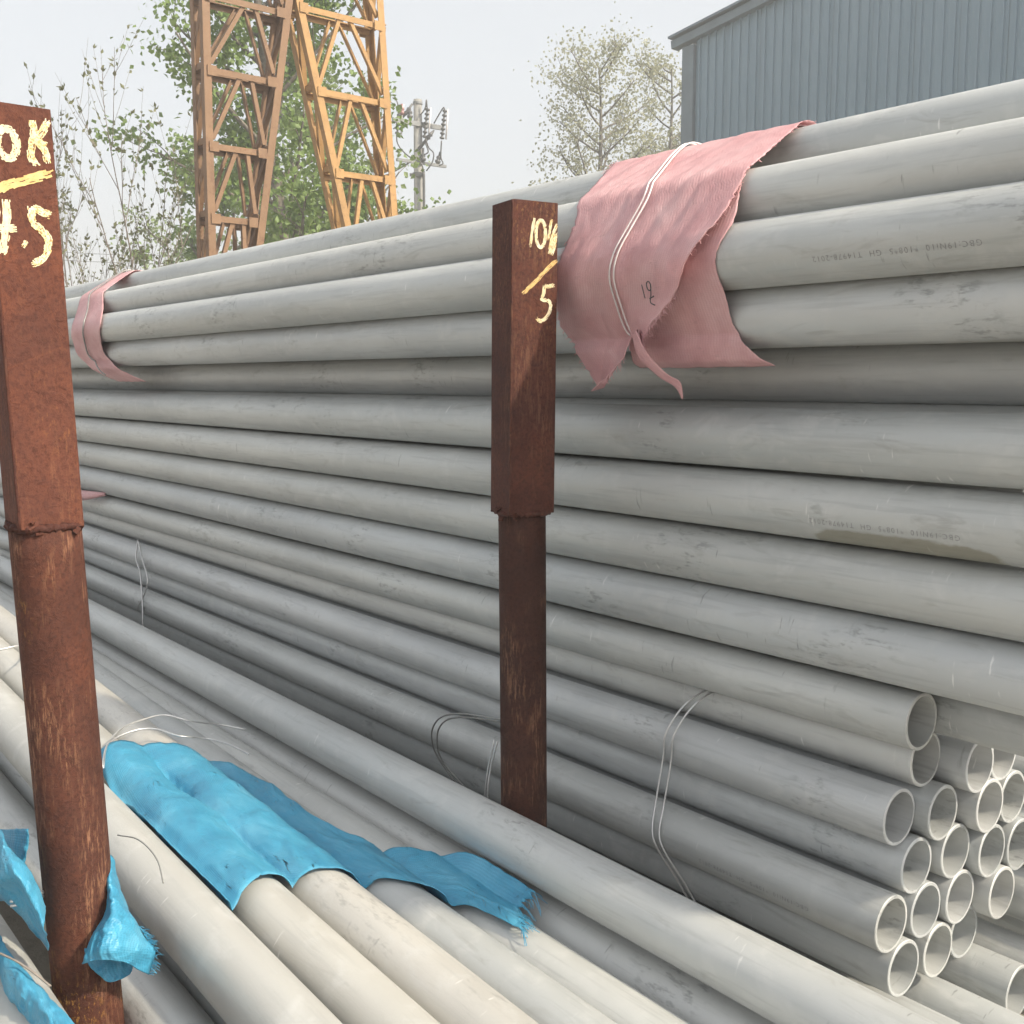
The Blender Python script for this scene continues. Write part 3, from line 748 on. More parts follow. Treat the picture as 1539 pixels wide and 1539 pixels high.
# both sheets run on over the neighbouring pipes of the left bay
Gb = [[(r[0][0]-.26, .17, .772+.004*i), (r[0][0]-.15, .25, .80+.012*(5-i))]+r for i, r in enumerate(Gb)]
Gc = [[(r[0][0]-.20+.05*i, .09, .752), (r[0][0]-.16+.04*i, .17, .765), (r[0][0]-.08+.02*i, .26, .772)]+r for i, r in enumerate(Gc)]
def crumple(G, n, amp, seed):
    P = bispline([[Vector(p) for p in r] for r in G], n)
    for r in P:
        for p in r:
            rd = max(0, 1-abs(noise.noise(p*30+Vector((seed, 0, 0))))*4)*.9+max(0, 1-abs(noise.noise(p*70+Vector((0, 0, seed))))*4)*.35
            p += Vector((noise.noise(p*23+Vector((seed, 5, 0)))*.7+rd, noise.noise(p*23+Vector((0, seed, 5)))-rd*.6, rd*.7-.3))*amp
    return P
bsc = sheet('blue_scrap', crumple(Ga, 14, .0045, 2), M['blue'])
sheet('inner_fold', crumple(Gi, 8, .004, 5), M['blue'], bsc)
fray(bsc, [Vector(r[3]) for r in Ga[3:]], Vector((.3, .8, -.3)), M['blue'], 70, .012, 8)
tag(bsc, 'crumpled blue cloth roll hanging between the tall post and the pale pipe', 'cloth', 'blue woven sheets')
fl = sheet('blue_sheet', crumple(Gb, 12, .004, 3), M['blue'])
tag(fl, 'folded blue cloth flap left of the tall post with a dark hollow under it', 'cloth', 'blue woven sheets')
sheet('sheet_corner', crumple(Gt, 6, .004, 6), M['blue'], fl)
tag(sheet('blue_sheet', crumple(Gc, 12, .004, 9), M['blue']), 'blue cloth spread over the pipes in the bottom left corner', 'cloth', 'blue woven sheets')

# ------------------------------------------------------------------ wires
GW = 'loose binding wires'
def wire(label, strands, rad=.0022, mat='wire', name='binding_wire'):
    if len(strands) == 1:
        o = tube(name, strands[0], rad, M[mat]); return tag(o, label, 'wire', GW)
    e = empty(name, strands[0][0])
    for s in strands:
        o = tube('wire_strand', s, rad, M[mat]); reparent_world(o, e)
    return tag(e, label, 'wire', GW)
wire('two bright loose wire ends curling over the pipes behind the large blue sheet',
     [[(-2.20, .690, .80), (-2.30, .735, .812), (-2.36, .79, .822), (-2.385, .85, .824), (-2.39, .90, .822), (-2.37, .955, .800), (-2.40, 1.03, .770), (-2.37, 1.09, .752)],
      [(-2.20, .692, .797), (-2.31, .74, .808), (-2.34, .80, .816), (-2.33, .85, .815), (-2.27, .885, .806), (-2.27, .95, .786), (-2.23, .985, .775), (-2.16, 1.0, .768)]], .0021)
wire('grey wire loop arching from the short post into the dark gap',
     [[(-1.60, 1.36, .90), (-1.70, 1.33, .90), (-1.83, 1.34, .875), (-1.93, 1.36, .835), (-1.99, 1.38, .78), (-2.0, 1.40, .72), (-1.95, 1.42, .66)],
      [(-1.60, 1.362, .895), (-1.70, 1.335, .893), (-1.83, 1.345, .866), (-1.92, 1.365, .828), (-1.975, 1.385, .775), (-1.985, 1.405, .71), (-1.92, 1.43, .65)]], .002, 'dull_wire')
wire('short wire hanging down the left side of the short post foot',
     [[(-1.59, 1.26, .895), (-1.605, 1.255, .84), (-1.61, 1.25, .78), (-1.60, 1.25, .755)], [(-1.60, 1.26, .895), (-1.615, 1.255, .83), (-1.618, 1.25, .77), (-1.60, 1.25, .752)]], .0018)
wire('pair of wires tied round the front of the lower bundle near its open ends',
     [[(-1.325, 1.596, 1.007), (-1.339, 1.527, 0.979), (-1.357, 1.492, 0.924), (-1.362, 1.490, 0.873), (-1.362, 1.472, 0.790), (-1.352, 1.452, 0.740), (-1.339, 1.452, 0.708), (-1.316, 1.481, 0.648), (-1.297, 1.509, 0.588)],
      [(-1.311, 1.596, 1.007), (-1.320, 1.527, 0.979), (-1.337, 1.492, 0.924), (-1.341, 1.490, 0.873), (-1.341, 1.472, 0.790), (-1.334, 1.452, 0.740), (-1.320, 1.452, 0.708), (-1.297, 1.481, 0.648), (-1.279, 1.509, 0.588)]], .002)
wire('thin pale wire pair dangling over the far part of the lower bundle',
     [[(-4.256, 1.520, 0.964), (-4.180, 1.482, 0.902), (-4.114, 1.472, 0.850), (-4.056, 1.454, 0.778), (-4.028, 1.444, 0.717), (-4.009, 1.434, 0.650)],
      [(-4.199, 1.501, 0.964), (-4.114, 1.482, 0.907), (-4.037, 1.472, 0.840), (-4.056, 1.463, 0.774), (-4.123, 1.454, 0.707)]], .0032)
wire('fine dark wire lying on the pale pipe beside the tall post',
     [[(-1.80, .585, .818), (-1.74, .60, .826), (-1.66, .60, .822), (-1.60, .588, .806)]], .0012, 'dull_wire')
wire('bright double wire stub poking left from the tall post', [[(-1.60, .41, .848), (-1.59, .385, .850), (-1.60, .362, .848)], [(-1.60, .41, .842), (-1.59, .385, .843), (-1.60, .362, .841)]], .0025)
wire('faint wire pair on pipes at the left picture edge', [[(-2.95, .62, .90), (-2.93, .70, .91), (-2.99, .78, .905), (-3.2, .85, .90)]], .003)
wire('brown twine across the blue cloth in the bottom left corner', [[(-1.60, .27, .825), (-1.54, .31, .822), (-1.49, .335, .818), (-1.45, .35, .812), (-1.41, .362, .805)]], .0015, 'bark_dark', 'twine')

# ------------------------------------------------------------------ rack posts
def ring_noise(p, s, a): return Vector((noise.noise(p*s), noise.noise(p*s+Vector((9, 0, 0))), noise.noise(p*s+Vector((0, 9, 0)))))*a
def post(label, top, joint, foot, side, rr, rotz, m_up, m_lo, seed):
    top, joint, foot = Vector(top), Vector(joint), Vector(foot)
    e = empty('rack_post', foot); tag(e, label, 'post', 'rack posts')
    before = set(bpy.data.objects)
    # square tube, hollow, slightly bevelled
    V, F = [], []
    c, s = math.cos(rotz), math.sin(rotz); ax, ay = Vector((c, s, 0)), Vector((-s, c, 0))
    h = side/2; b = .004
    prof = []
    for sx, sy, a0 in ((1, 1, 0), (-1, 1, 90), (-1, -1, 180), (1, -1, 270)):
        for k in range(4):
            an = R_(a0+30*k); prof.append((sx*(h-b)+b*math.cos(an), sy*(h-b)+b*math.sin(an)))
    m = len(prof); nz = 24
    for i in range(nz+1):
        t = i/nz; cc = joint.lerp(top, t)
        for (x, y) in prof:
            V.append(cc+ax*x+ay*y+(Vector((0, 0, .004*noise.noise(Vector((x*40, y*40, seed))))) if i == nz else Vector()))
    for i in range(nz):
        for k in range(m): F.append((i*m+k, i*m+(k+1) % m, (i+1)*m+(k+1) % m, (i+1)*m+k))
    # inner wall at the open top
    o = len(V)
    for dz in (0, -.25):
        for (x, y) in prof: V.append(top+ax*x*.90+ay*y*.90+Vector((0, 0, dz+(.004*noise.noise(Vector((x*40, y*40, seed))) if dz == 0 else 0))))
    for k in range(m):
        F.append((nz*m+k, nz*m+(k+1) % m, o+(k+1) % m, o+k)); F.append((o+k, o+(k+1) % m, o+m+(k+1) % m, o+m+k))
    F.append(tuple(range(o+m, o+2*m))); F.append(tuple(range(m))[::-1])
    sq = mesh_obj('square_tube', V, F, m_up)
    # weld seam along front corner
    V, F = [], []; pts = []
    n = 60
    for i in range(n+1):
        t = i/n; cc = joint.lerp(top, t); pts.append(cc+ax*(h-.001)+ay*(-h+.001)+ring_noise(Vector((0, seed, t*30)), 1.0, .0008))
    tube_geo(pts, [.0022+.0012*noise.noise(Vector((i*.7, seed, 0))) for i in range(n+1)], 6, V, F)
    mesh_obj('weld_seam', V, F, M['rust_brown'], None, True)
    # round lower pipe
    V, F = [], []; n = 30; pts = [foot.lerp(joint+Vector((0, 0, .004)), i/n) for i in range(n+1)]
    tube_geo(pts, rr, 40, V, F); mesh_obj('round_pipe', V, F, m_lo, None, True)
    # lumpy weld bead round the joint
    V, F = [], []; pts = []; rad = []
    for k in range(97):
        a = 2*math.pi*k/96
        # between circle and square
        sqr = h/max(abs(math.cos(a)), abs(math.sin(a))); r = min(sqr, h*1.22)*.5+max(rr, h*.98)*.5
        pts.append(joint+ax*r*math.cos(a)+ay*r*math.sin(a)+Vector((0, 0, .005*noise.noise(Vector((k*.35, seed, 1))))))
        rad.append(.0055+.0040*noise.noise(Vector((k*.6, seed, 3))))
    tube_geo(pts, rad, 7, V, F, False); V = [v+ring_noise(v, 150, .0025) for v in V]
    mesh_obj('weld_bead', V, F, M['rust_brown'], None, True)
    # flakes of slag
    V, F = [], []
    for k in range(12):
        a = rnd.uniform(0, 2*math.pi); sqr = h/max(abs(math.cos(a)), abs(math.sin(a))); r = min(sqr, h*1.2)+.003
        cpt = joint+ax*r*math.cos(a)+ay*r*math.sin(a)+Vector((0, 0, rnd.uniform(-.010, .010)))
        box_geo(cpt, rnd.uniform(.004, .012), rnd.uniform(.004, .012), rnd.uniform(.003, .006), V, F, Matrix.Rotation(rnd.random()*3, 3, Vector((rnd.random(), rnd.random(), rnd.random()))))
    tag(mesh_obj('weld_slag', V, F, m_up), kind='stuff')
    return e, before, ax, ay
def brush(name, strokes, origin, uax, vax, nrm, w, mats, seed):
    """dry-brush strokes: several thin bristle ribbons each"""
    r = random.Random(seed); V, F, mi = [], [], []
    for si, st in enumerate(strokes):
        pts0 = [origin+uax*a+vax*b for a, b in st]; pts0 = catmull(pts0, 8) if len(pts0) > 2 else [pts0[0].lerp(pts0[1], t/10) for t in range(11)]
        nb = 9
        for b in range(nb):
            off = (b/(nb-1)-.5)*w; n = len(pts0); i0 = r.randint(0, 1); i1 = n-r.randint(0, 2); pts = []
            for i in range(i0, i1):
                t = (pts0[min(i+1, n-1)]-pts0[max(i-1, 0)]).normalized(); s = t.cross(nrm).normalized()
                pts.append(pts0[i]+s*(off+r.uniform(-1, 1)*w*.05)+nrm*(.0006+.00012*(b % 3)+.00006*si))
            # random dry gaps
            seg = []; 
            for q in pts:
                if r.random() < (.05 if abs(off) < w*.35 else .16):
                    if len(seg) > 1: ribbon_geo(seg, w/nb*1.5, nrm, V, F)
                    seg = []
                else: seg.append(q)
            if len(seg) > 1: ribbon_geo(seg, w/nb*r.uniform(1.1, 1.7), nrm, V, F)
            while len(mi) < len(F): mi.append(0 if r.random() < .5 else 1)
    o = mesh_obj(name, V, F, mats[0]); o.data.materials.append(mats[1])
    o.data.polygons.foreach_set('material_index', [r.choice((0, 0, 1)) if mats[0] != mats[1] else 0 for _ in mi]); return o

def regroup(before, e):
    new = list(set(bpy.data.objects)-before); sq = [o for o in new if o.name.startswith('square_tube')][0]; rp = [o for o in new if o.name.startswith('round_pipe')][0]
    for o in new:
        if o.name.startswith(('painted', 'weld_seam')): o.parent = sq
        elif o.name.startswith('weld_'): o.parent = rp
        else: reparent_world(o, e)
# tall post (near) -------------------------------------------------------
tTop, tJoint, tFoot = Vector((-1.60, .421, 1.965)), Vector((-1.60, .438, 1.395)), Vector((-1.60, .487, 0))
s1 = .087
e1, bf, ax, ay = post('tall near rusty post with a square orange-brown top painted in cream digits', tTop, tJoint, tFoot, s1, .049, R_(-2), M['rust_orange'], M['rust_streaky'], 2)
up = (tTop-tJoint).normalized(); face0 = tTop+ax*(s1/2)-ay*(s1/2)      # front corner at the top of the +x face; +ay runs right in view
U = ay; Vv = up
def ell(cx, cy, rx, ry, n=12, a0=80, sweep=380): return [(cx+rx*math.cos(R_(a0+sweep*i/n)), cy+ry*math.sin(R_(a0+sweep*i/n))) for i in range(n+1)]
# face coordinates: u metres from the front corner (0..0.087), v metres from the top (negative)
brush('painted_digit', [ell(.027, -.052, .012, .019)], face0, U, Vv, ax, .009, (M['paint'], M['paint']), 1)
brush('painted_digit', [[(.061, -.018), (.062, -.034), (.058, -.050), (.056, -.066), (.063, -.078)], [(.081, -.014), (.074, -.030), (.066, -.042), (.074, -.056), (.077, -.072)], [(.056, -.040), (.066, -.044), (.078, -.050)]], face0, U, Vv, ax, .0085, (M['paint'], M['paint_y']), 2)
brush('painted_slash', [[(.002, -.119), (.022, -.107), (.05, -.096), (.084, -.083)]], face0, U, Vv, ax, .011, (M['paint_y'], M['paint_y']), 3)
brush('painted_digit', [[(.004, -.118-.012), (.006, -.142), (.002, -.158), (.012, -.163), (.030, -.162)], [(.020, -.125), (.019, -.150), (.013, -.182), (.009, -.197)]], face0, U, Vv, ax, .0095, (M['paint'], M['paint']), 4)
brush('painted_dot', [[(.036, -.180), (.041, -.183)]], face0, U, Vv, ax, .009, (M['paint'], M['paint_y']), 5)
brush('painted_digit', [[(.075, -.141), (.064, -.137), (.051, -.131)], [(.051, -.131), (.051, -.150), (.060, -.160), (.069, -.172), (.066, -.190), (.055, -.203), (.045, -.207)]], face0, U, Vv, ax, .009, (M['paint'], M['paint_y']), 6)
regroup(bf, e1)
# short-looking post behind ----------------------------------------------
mTop, mJoint, mFoot = Vector((-1.548, 1.293, 1.922)), Vector((-1.555, 1.293, 1.353)), Vector((-1.545, 1.298, 0))
s2 = .093
e2, bf, ax, ay = post('dark rusty post farther back with cream digits ending in 5, beside the pink sheet', mTop, mJoint, mFoot, s2, .0455, R_(-15), M['rust_brown'], M['rust_dark'], 5)
up = (mTop-mJoint).normalized(); face0 = mTop+ax*(s2/2)-ay*(s2/2); U = ay; Vv = up
brush('painted_digit', [[(.044, -.030), (.040, -.055), (.036, -.082)]], face0, U, Vv, ax, .005, (M['paint'], M['paint']), 11)
brush('painted_digit', [ell(.057, -.057, .0095, .024)], face0, U, Vv, ax, .0055, (M['paint'], M['paint']), 12)
brush('painted_digit', [[(.079, -.030), (.075, -.050), (.072, -.068)], [(.090, -.038), (.080, -.062), (.074, -.092)], [(.088, -.058), (.086, -.076), (.079, -.094)], [(.074, -.092), (.082, -.072), (.089, -.052)]], face0, U, Vv, ax, .0048, (M['paint'], M['paint_y']), 13)
brush('painted_slash', [[(.022, -.165), (.045, -.145), (.068, -.122), (.090, -.102)]], face0, U, Vv, ax, .0065, (M['paint_y'], M['paint_y']), 14)
brush('painted_digit', [[(.086, -.147), (.074, -.150), (.066, -.149)], [(.066, -.149), (.064, -.165), (.061, -.174), (.074, -.176), (.079, -.186), (.073, -.203), (.060, -.213), (.050, -.208)]], face0, U, Vv, ax, .006, (M['paint'], M['paint']), 15)
regroup(bf, e2)

# ink number on the pink sheet
org = Vector((-1.288, 1.352, H+.155)); ux = Vector((1, 0, 0)); vx = Vector((0, -.30, .954)).normalized()
bfk = scribble('ink_number', [[(-.018, .010), (-.016, -.014)], ell(.002, .006, .006, .008, 8), [(.008, .008), (.004, -.008), (-.002, -.022), (.010, -.028)], [(-.003, -.016), (.012, -.012)]], org, Vector((.97, -.2, 0)), vx, Vector((.2, -.93, -.3)).normalized(), .0022, M['ink'], None)
bfk.parent = pk

# ------------------------------------------------------------------ warehouse
by = 17.0; x0b, x1b = -15.28, 8.72; hb = 8.36; xm = (x0b+x1b)/2; gs = .13
def gable(x): return hb+gs*min(x-x0b, x1b-x)
wh = empty('warehouse', (x0b, by, 0)); tag(wh, 'blue-grey corrugated metal warehouse rising behind the pipes at the right', 'building')
def child(o, p): reparent_world(o, p); return o
V = [(x, y, z) for y in (by+.05, by+40) for x, z in ((x0b+.02, 0), (x1b, 0), (x1b, hb-.1), (xm, gable(xm)-.1), (x0b+.02, hb-.1))]
F = [(0, 1, 2, 3, 4), (9, 8, 7, 6, 5)]+[(k, (k+1) % 5, 5+(k+1) % 5, 5+k) for k in range(5)]
child(mesh_obj('wall_core', V, F, M['wall']), wh)
# corrugated cladding: trapezoid ribs every 0.2 m, one sheet per 0.8 m
pw = .80; nP = int((x1b-x0b-.3)/pw)
prof = []
for k in range(4):
    a = k*.2; prof += [(a, 0), (a+.085, 0), (a+.090, -.038), (a+.118, -.038), (a+.123, 0), (a+.155, 0), (a+.160, -.006), (a+.170, -.006), (a+.175, 0)]
prof.append((.792, 0)); m = len(prof)
for i in range(nP):
    xo = x0b+.30+i*pw; V = [(x, y, 0) for x, y in prof]+[(x, y, gable(xo+x)-.02) for x, y in prof]
    o = mesh_obj('wall_panel', V, [(k, k+1, m+k+1, m+k) for k in range(m-1)], M['wall']); o.location = (xo, by-.002*(i % 2), 0); child(o, wh)
V, F = [], []; box_geo((x0b+.14, by-.035, hb/2-.03), .30, .09, hb-.06, V, F); child(mesh_obj('corner_trim', V, F, M['trim']), wh)
ang = math.atan(gs)
for sg in (1, -1):
    L = (xm-x0b+.25)/math.cos(ang); c = Vector(((x0b+xm)/2-.12 if sg > 0 else (x1b+xm)/2+.12, by-.06, (hb+gable(xm))/2+.04))
    V, F = [], []; box_geo(c, L, .20, .16, V, F, Matrix.Rotation(-ang*sg, 3, 'Y')); child(mesh_obj('verge_trim', V, F, M['trim']), wh)
    V, F = [], []; box_geo(c+Vector((0, -.02, .14)), L+.06, .30, .045, V, F, Matrix.Rotation(-ang*sg, 3, 'Y')); child(mesh_obj('verge_cap', V, F, M['trim']), wh)
V = [(x0b-.2, by, hb+.16), (xm, by, gable(xm)+.19), (xm, by+40, gable(xm)+.19), (x0b-.2, by+40, hb+.16), (x1b+.2, by, hb+.16), (x1b+.2, by+40, hb+.16)]
child(mesh_obj('roof', V, [(0, 1, 2, 3), (1, 4, 5, 2)], M['trim']), wh)

# ------------------------------------------------------------------ orange lattice gantry legs
def angle_bar(name, a, b, w, mat, flip=(1, 1), t=.010):
    """L-section bar from a to b; flanges along world x and the in-plane normal"""
    a, b = Vector(a), Vector(b); d = (b-a).normalized()
    f1 = Vector((0, 1, 0))-d*d.y
    if f1.length < .35: f1 = Vector((0, 0, 1))-d*d.z
    f1.normalize(); f2 = d.cross(f1).normalized()
    if f2.x < 0: f2 = -f2
    f1 = f1*flip[0]; f2 = f2*flip[1]
    prof = [Vector((0, 0)), Vector((w, 0)), Vector((w, t)), Vector((t, t)), Vector((t, w)), Vector((0, w))]
    V = [p+f1*q.x-f2*q.y for p in (a, b) for q in prof]
    F = [(k, (k+1) % 6, 6+(k+1) % 6, 6+k) for k in range(6)]+[(5, 4, 3, 2, 1, 0), (6, 7, 8, 9, 10, 11)]
    return mesh_obj(name, V, F, mat)
def leg(label, L0, L1, R0, R1, zs, tm, xf=-9.0, dep=.26):
    """L(z), R(z): y of the left and right chord as lines given at two heights"""
    def ln(P, Q): return lambda z: P[0]+(Q[0]-P[0])*(z-P[1])/(Q[1]-P[1])
    yl, yr = ln(L0, L1), ln(R0, R1); zt = 7.9; zb = .25
    e = empty('gantry_leg', (xf, yl(zb), 0)); tag(e, label, 'lattice tower', 'orange gantry legs')
    P = []
    for x in (xf, xf-dep):
        P.append(angle_bar('chord', (x, yl(zb), zb), (x, yl(zt), zt), .068, tm, (1, 1 if x == xf else -1)))
        P.append(angle_bar('chord', (x, max(yr(zb), yl(zb)+.12), zb), (x, yr(zt), zt), .068, tm, (-1, 1 if x == xf else -1)))
        for i, z in enumerate(zs):
            yl_, yr_ = yl(z), yr(z); sg = -.012 if x == xf else .012
            if yr_-yl_ < .25: continue
            P.append(angle_bar('horizontal_bar', (x+sg, yl_+.02, z), (x+sg, yr_-.02, z), .052, tm, (-1, 1 if x == xf else -1)))
            for yy in (yl_+.07, yr_-.07):
                V, F = [], []; box_geo((x+(.008 if x == xf else -.008), yy, z-.03), .008, .085, .085, V, F); P.append(mesh_obj('gusset_plate', V, F, tm))
            zn = z-.62; mid = (yl_+yr_)/2
            if i+1 < len(zs): zn = zs[i+1]+.05
            P.append(angle_bar('brace', (x+sg*2, mid-.02, z-.02), (x+sg*2, yl(zn)+.06, zn), .036, tm, (1, 1 if x == xf else -1)))
            P.append(angle_bar('brace', (x+sg*2, mid+.08, z-.02), (x+sg*2, yr(zn)-.06, zn), .036, tm, (1, 1 if x == xf else -1)))
    for z0, z1 in zip(zs, zs[1:]):
        for f, o in ((yl, .012), (yr, -.012)):
            P.append(angle_bar('tie_bar', (xf-.02, f(z0)+o, z0), (xf-dep+.02, f(z0)+o, z0), .05, tm))
            P.append(angle_bar('tie_bar', (xf-.02, f(z0)+o, z0-.02), (xf-dep+.02, f(z1)+o, z1+.05), .045, tm))
    V, F = [], []; box_geo((xf-dep/2, yl(zb)+.06, .14), dep+.25, .35, .24, V, F); P.append(mesh_obj('foot_block', V, F, tm))
    for o in P: reparent_world(o, e)
leg('left orange lattice gantry leg, upright and browner, narrowing downwards', (3.94, 2.70), (3.955, 4.80), (4.384, 2.74), (4.776, 4.98), [7.4, 6.75, 6.1, 5.5, 4.88, 4.27, 3.64, 3.03, 2.40, 1.80, 1.20, .6], M['tower_shaded'])
leg('right orange lattice gantry leg, brighter and leaning to the right', (5.312, 3.02), (4.842, 4.99), (5.889, 3.10), (5.757, 5.185), [7.8, 7.1, 6.39, 5.68, 4.97, 4.27, 3.56, 2.85, 2.15, 1.45, .75], M['tower'])
# gantry beam joining the legs high above
V, F = [], []; box_geo((-9.18, 4.7, 8.05), .5, 2.4, .3, V, F)
tag(mesh_obj('gantry_beam', V, F, M['tower']), 'orange crossbeam joining the two lattice legs above the picture', 'beam')

# ------------------------------------------------------------------ utility pole
ppos = Vector((-23.27, 15.89, 0)); ptop = 8.68
up_ = empty('utility_pole', ppos); tag(up_, 'pale concrete utility pole with crossarms and insulators right of the orange legs', 'pole')
PP = []
V, F = [], []; tube_geo([ppos, ppos+Vector((0, 0, ptop))], [.155, .105], 24, V, F); PP.append(mesh_obj('pole_shaft', V, F, M['concrete'], None, True))
vr = Vector((math.sin(yaw), math.cos(yaw), 0)); vf = Vector((fwd.x, fwd.y, 0)).normalized()
sc_ = .01690          # drawing unit of the pole-top layout in metres; origin at the pole's top, u to the right, w downwards
def pp(u, w, d=0): return Vector((ppos.x, ppos.y, 0))+vr*(u*sc_)-vf*(.14+d)+Vector((0, 0, ptop-w*sc_))
armd = (vr*1.0+vf*.75).normalized()
def arm(c, L0, L1, h):
    V, F = [], []; c = Vector(c); a, b = c-armd*L0, c+armd*L1; n = armd.cross(Vector((0, 0, 1))).normalized()
    R3 = Matrix((armd, n, Vector((0, 0, 1)))).transposed(); box_geo((a+b)/2, (b-a).length, .07, h, V, F, R3); return mesh_obj('crossarm', V, F, M['steel_arm'])
PP.append(arm(pp(0, 37), .72, .75, .11)); PP.append(arm(pp(0, 93), .62, .85, .07))
def lathe(name, base, axis, prof, mat, seg=12):
    V, F = [], []; pts = [base+axis*h for h, r in prof]; tube_geo(pts, [r for h, r in prof], seg, V, F); o = mesh_obj(name, V, F, mat, None, True); PP.append(o); return o
def fuse(px, py, m):
    p = pp(px, py); ax = Vector((0, 0, 1)); q = p+vr*.06
    pr = []
    for k in range(7): pr += [(-.38+k*.11, .028), (-.36+k*.11, .062), (-.33+k*.11, .062), (-.31+k*.11, .028)]
    fc = lathe('fuse_cutout', p, (ax+vr*.12).normalized(), pr, m, 10)
    tube('fuse_tube', [q+ax*.36+vr*.06, q-ax*.38], .022, M['strap'], fc, 6)
fuse(-28, 30, M['insul']); fuse(13, 35, M['insul']); fuse(39, 37, M['insul'])
def pin(px, py, m, ax=Vector((0, 0, 1)), h=.28):
    lathe('insulator', pp(px, py), ax, [(0, .02), (.03, .07), (.08, .08), (.10, .04), (.14, .065), (.19, .06), (.2, .03), (h, .035)], m)
pin(-23, 25, M['insul_red']); pin(-11, 30, M['insul']); pin(8, 92, M['insul'], h=.34); pin(29, 95, M['insul'], (vr*.3+Vector((0, 0, 1))).normalized(), .3)
lathe('strain_insulator', pp(25, 46), (Vector((0, 0, -1))-vr*.85).normalized(), [(0, .02), (.12, .045), (.14, .07), (.18, .04), (.24, .07), (.28, .04), (.6, .045), (.62, .02)], M['insul'])
lathe('strain_insulator', pp(-22, 28), (Vector((0, 0, 1))+vr*.75).normalized(), [(0, .02), (.1, .04), (.14, .06), (.2, .035), (.26, .06), (.3, .03), (.42, .03)], M['insul'])
for pts in ([(-36, 0), (-30, 5), (-28, 15)], [(5, 25), (12, 15), (14, 3), (15, 15)], [(25, 37), (34, 22), (40, 14), (41, 22)], [(-31, 52), (-30, 65), (-22, 77), (-8, 88), (4, 93), (9, 105)],
            [(36, 62), (35, 85), (38, 95), (32, 98)], [(12, 58), (17, 72), (24, 80), (22, 93), (13, 106)], [(12, 65), (16, 78), (10, 82)], [(9, 106), (9, 140), (8.5, 180), (8, 250)], [(-36, 45), (-28, 40), (-18, 38)],
            [(-38, 108), (-23, 100), (-12, 93)]):
    PP.append(tube('lead_wire', [pp(*q, .05) for q in pts], .018 if pts[-1][1] < 200 else .035, M['insul'], None, 6, 5))
V, F = [], []; tube_geo([pp(0, 110)+vf*.14-Vector((0, 0, .03)), pp(0, 110)+vf*.14+Vector((0, 0, .05))], .16, 20, V, F); PP.append(mesh_obj('pole_band', V, F, M['insul']))
V, F = [], []; box_geo(pp(-2, 111), .35, .06, .07, V, F, Matrix((vr, -vf, Vector((0, 0, 1)))).transposed()); PP.append(mesh_obj('band_bracket', V, F, M['insul']))
V, F = [], []; tube_geo([Vector((ppos.x, ppos.y, ptop-.12)), Vector((ppos.x, ppos.y, ptop-.06))], .125, 20, V, F); PP.append(mesh_obj('pole_band', V, F, M['steel_arm']))
for o in PP: reparent_world(o, up_)

# ------------------------------------------------------------------ trees
def leaf_geo(V, F, p, d, size, r, wide=.8):
    d = d.normalized(); s = d.cross(Vector((r.uniform(-1, 1), r.uniform(-1, 1), r.uniform(-1, 1))))
    if s.length < 1e-3: s = d.orthogonal()
    s.normalize(); n = d.cross(s); o = len(V); w = size*wide*.5
    V += [p, p+d*size*.42+s*w+n*size*.08, p+d*size, p+d*size*.42-s*w+n*size*.08, p+d*size*.5]
    F += [(o, o+1, o+4), (o+1, o+2, o+4), (o+2, o+3, o+4), (o+3, o, o+4)]
class Tree:
    def __init__(s, seed): s.r = random.Random(seed); s.V, s.F, s.LV, s.LF = [], [], [], []; s.tips = []
    def limb(s, p, d, L, rad, n=5, wob=.12, up=.05, rend=.35):
        pts = [p.copy()]; d = d.normalized()
        for i in range(n):
            d = (d+Vector((s.r.uniform(-1, 1), s.r.uniform(-1, 1), s.r.uniform(-1, 1)))*wob+Vector((0, 0, up))).normalized()
            pts.append(pts[-1]+d*L/n)
        tube_geo(pts, [rad*(1-(1-rend)*i/n) for i in range(n+1)], 6 if rad > .02 else 4, s.V, s.F, False)
        return pts, d
    def at(s, pts, t):
        f = t*(len(pts)-1); i = min(int(f), len(pts)-2); return pts[i].lerp(pts[i+1], f-i)
    def build(s, name, label, base, mats, cat='tree', group='trees behind the yard'):
        e = empty(name, base); tag(e, label, cat, group)
        a = mesh_obj('trunk', s.V, s.F, mats[0], None, True); b = mesh_obj('crown', s.LV, s.LF, mats[1])
        tag(b, kind='stuff'); reparent_world(a, e); reparent_world(b, e)
        return e
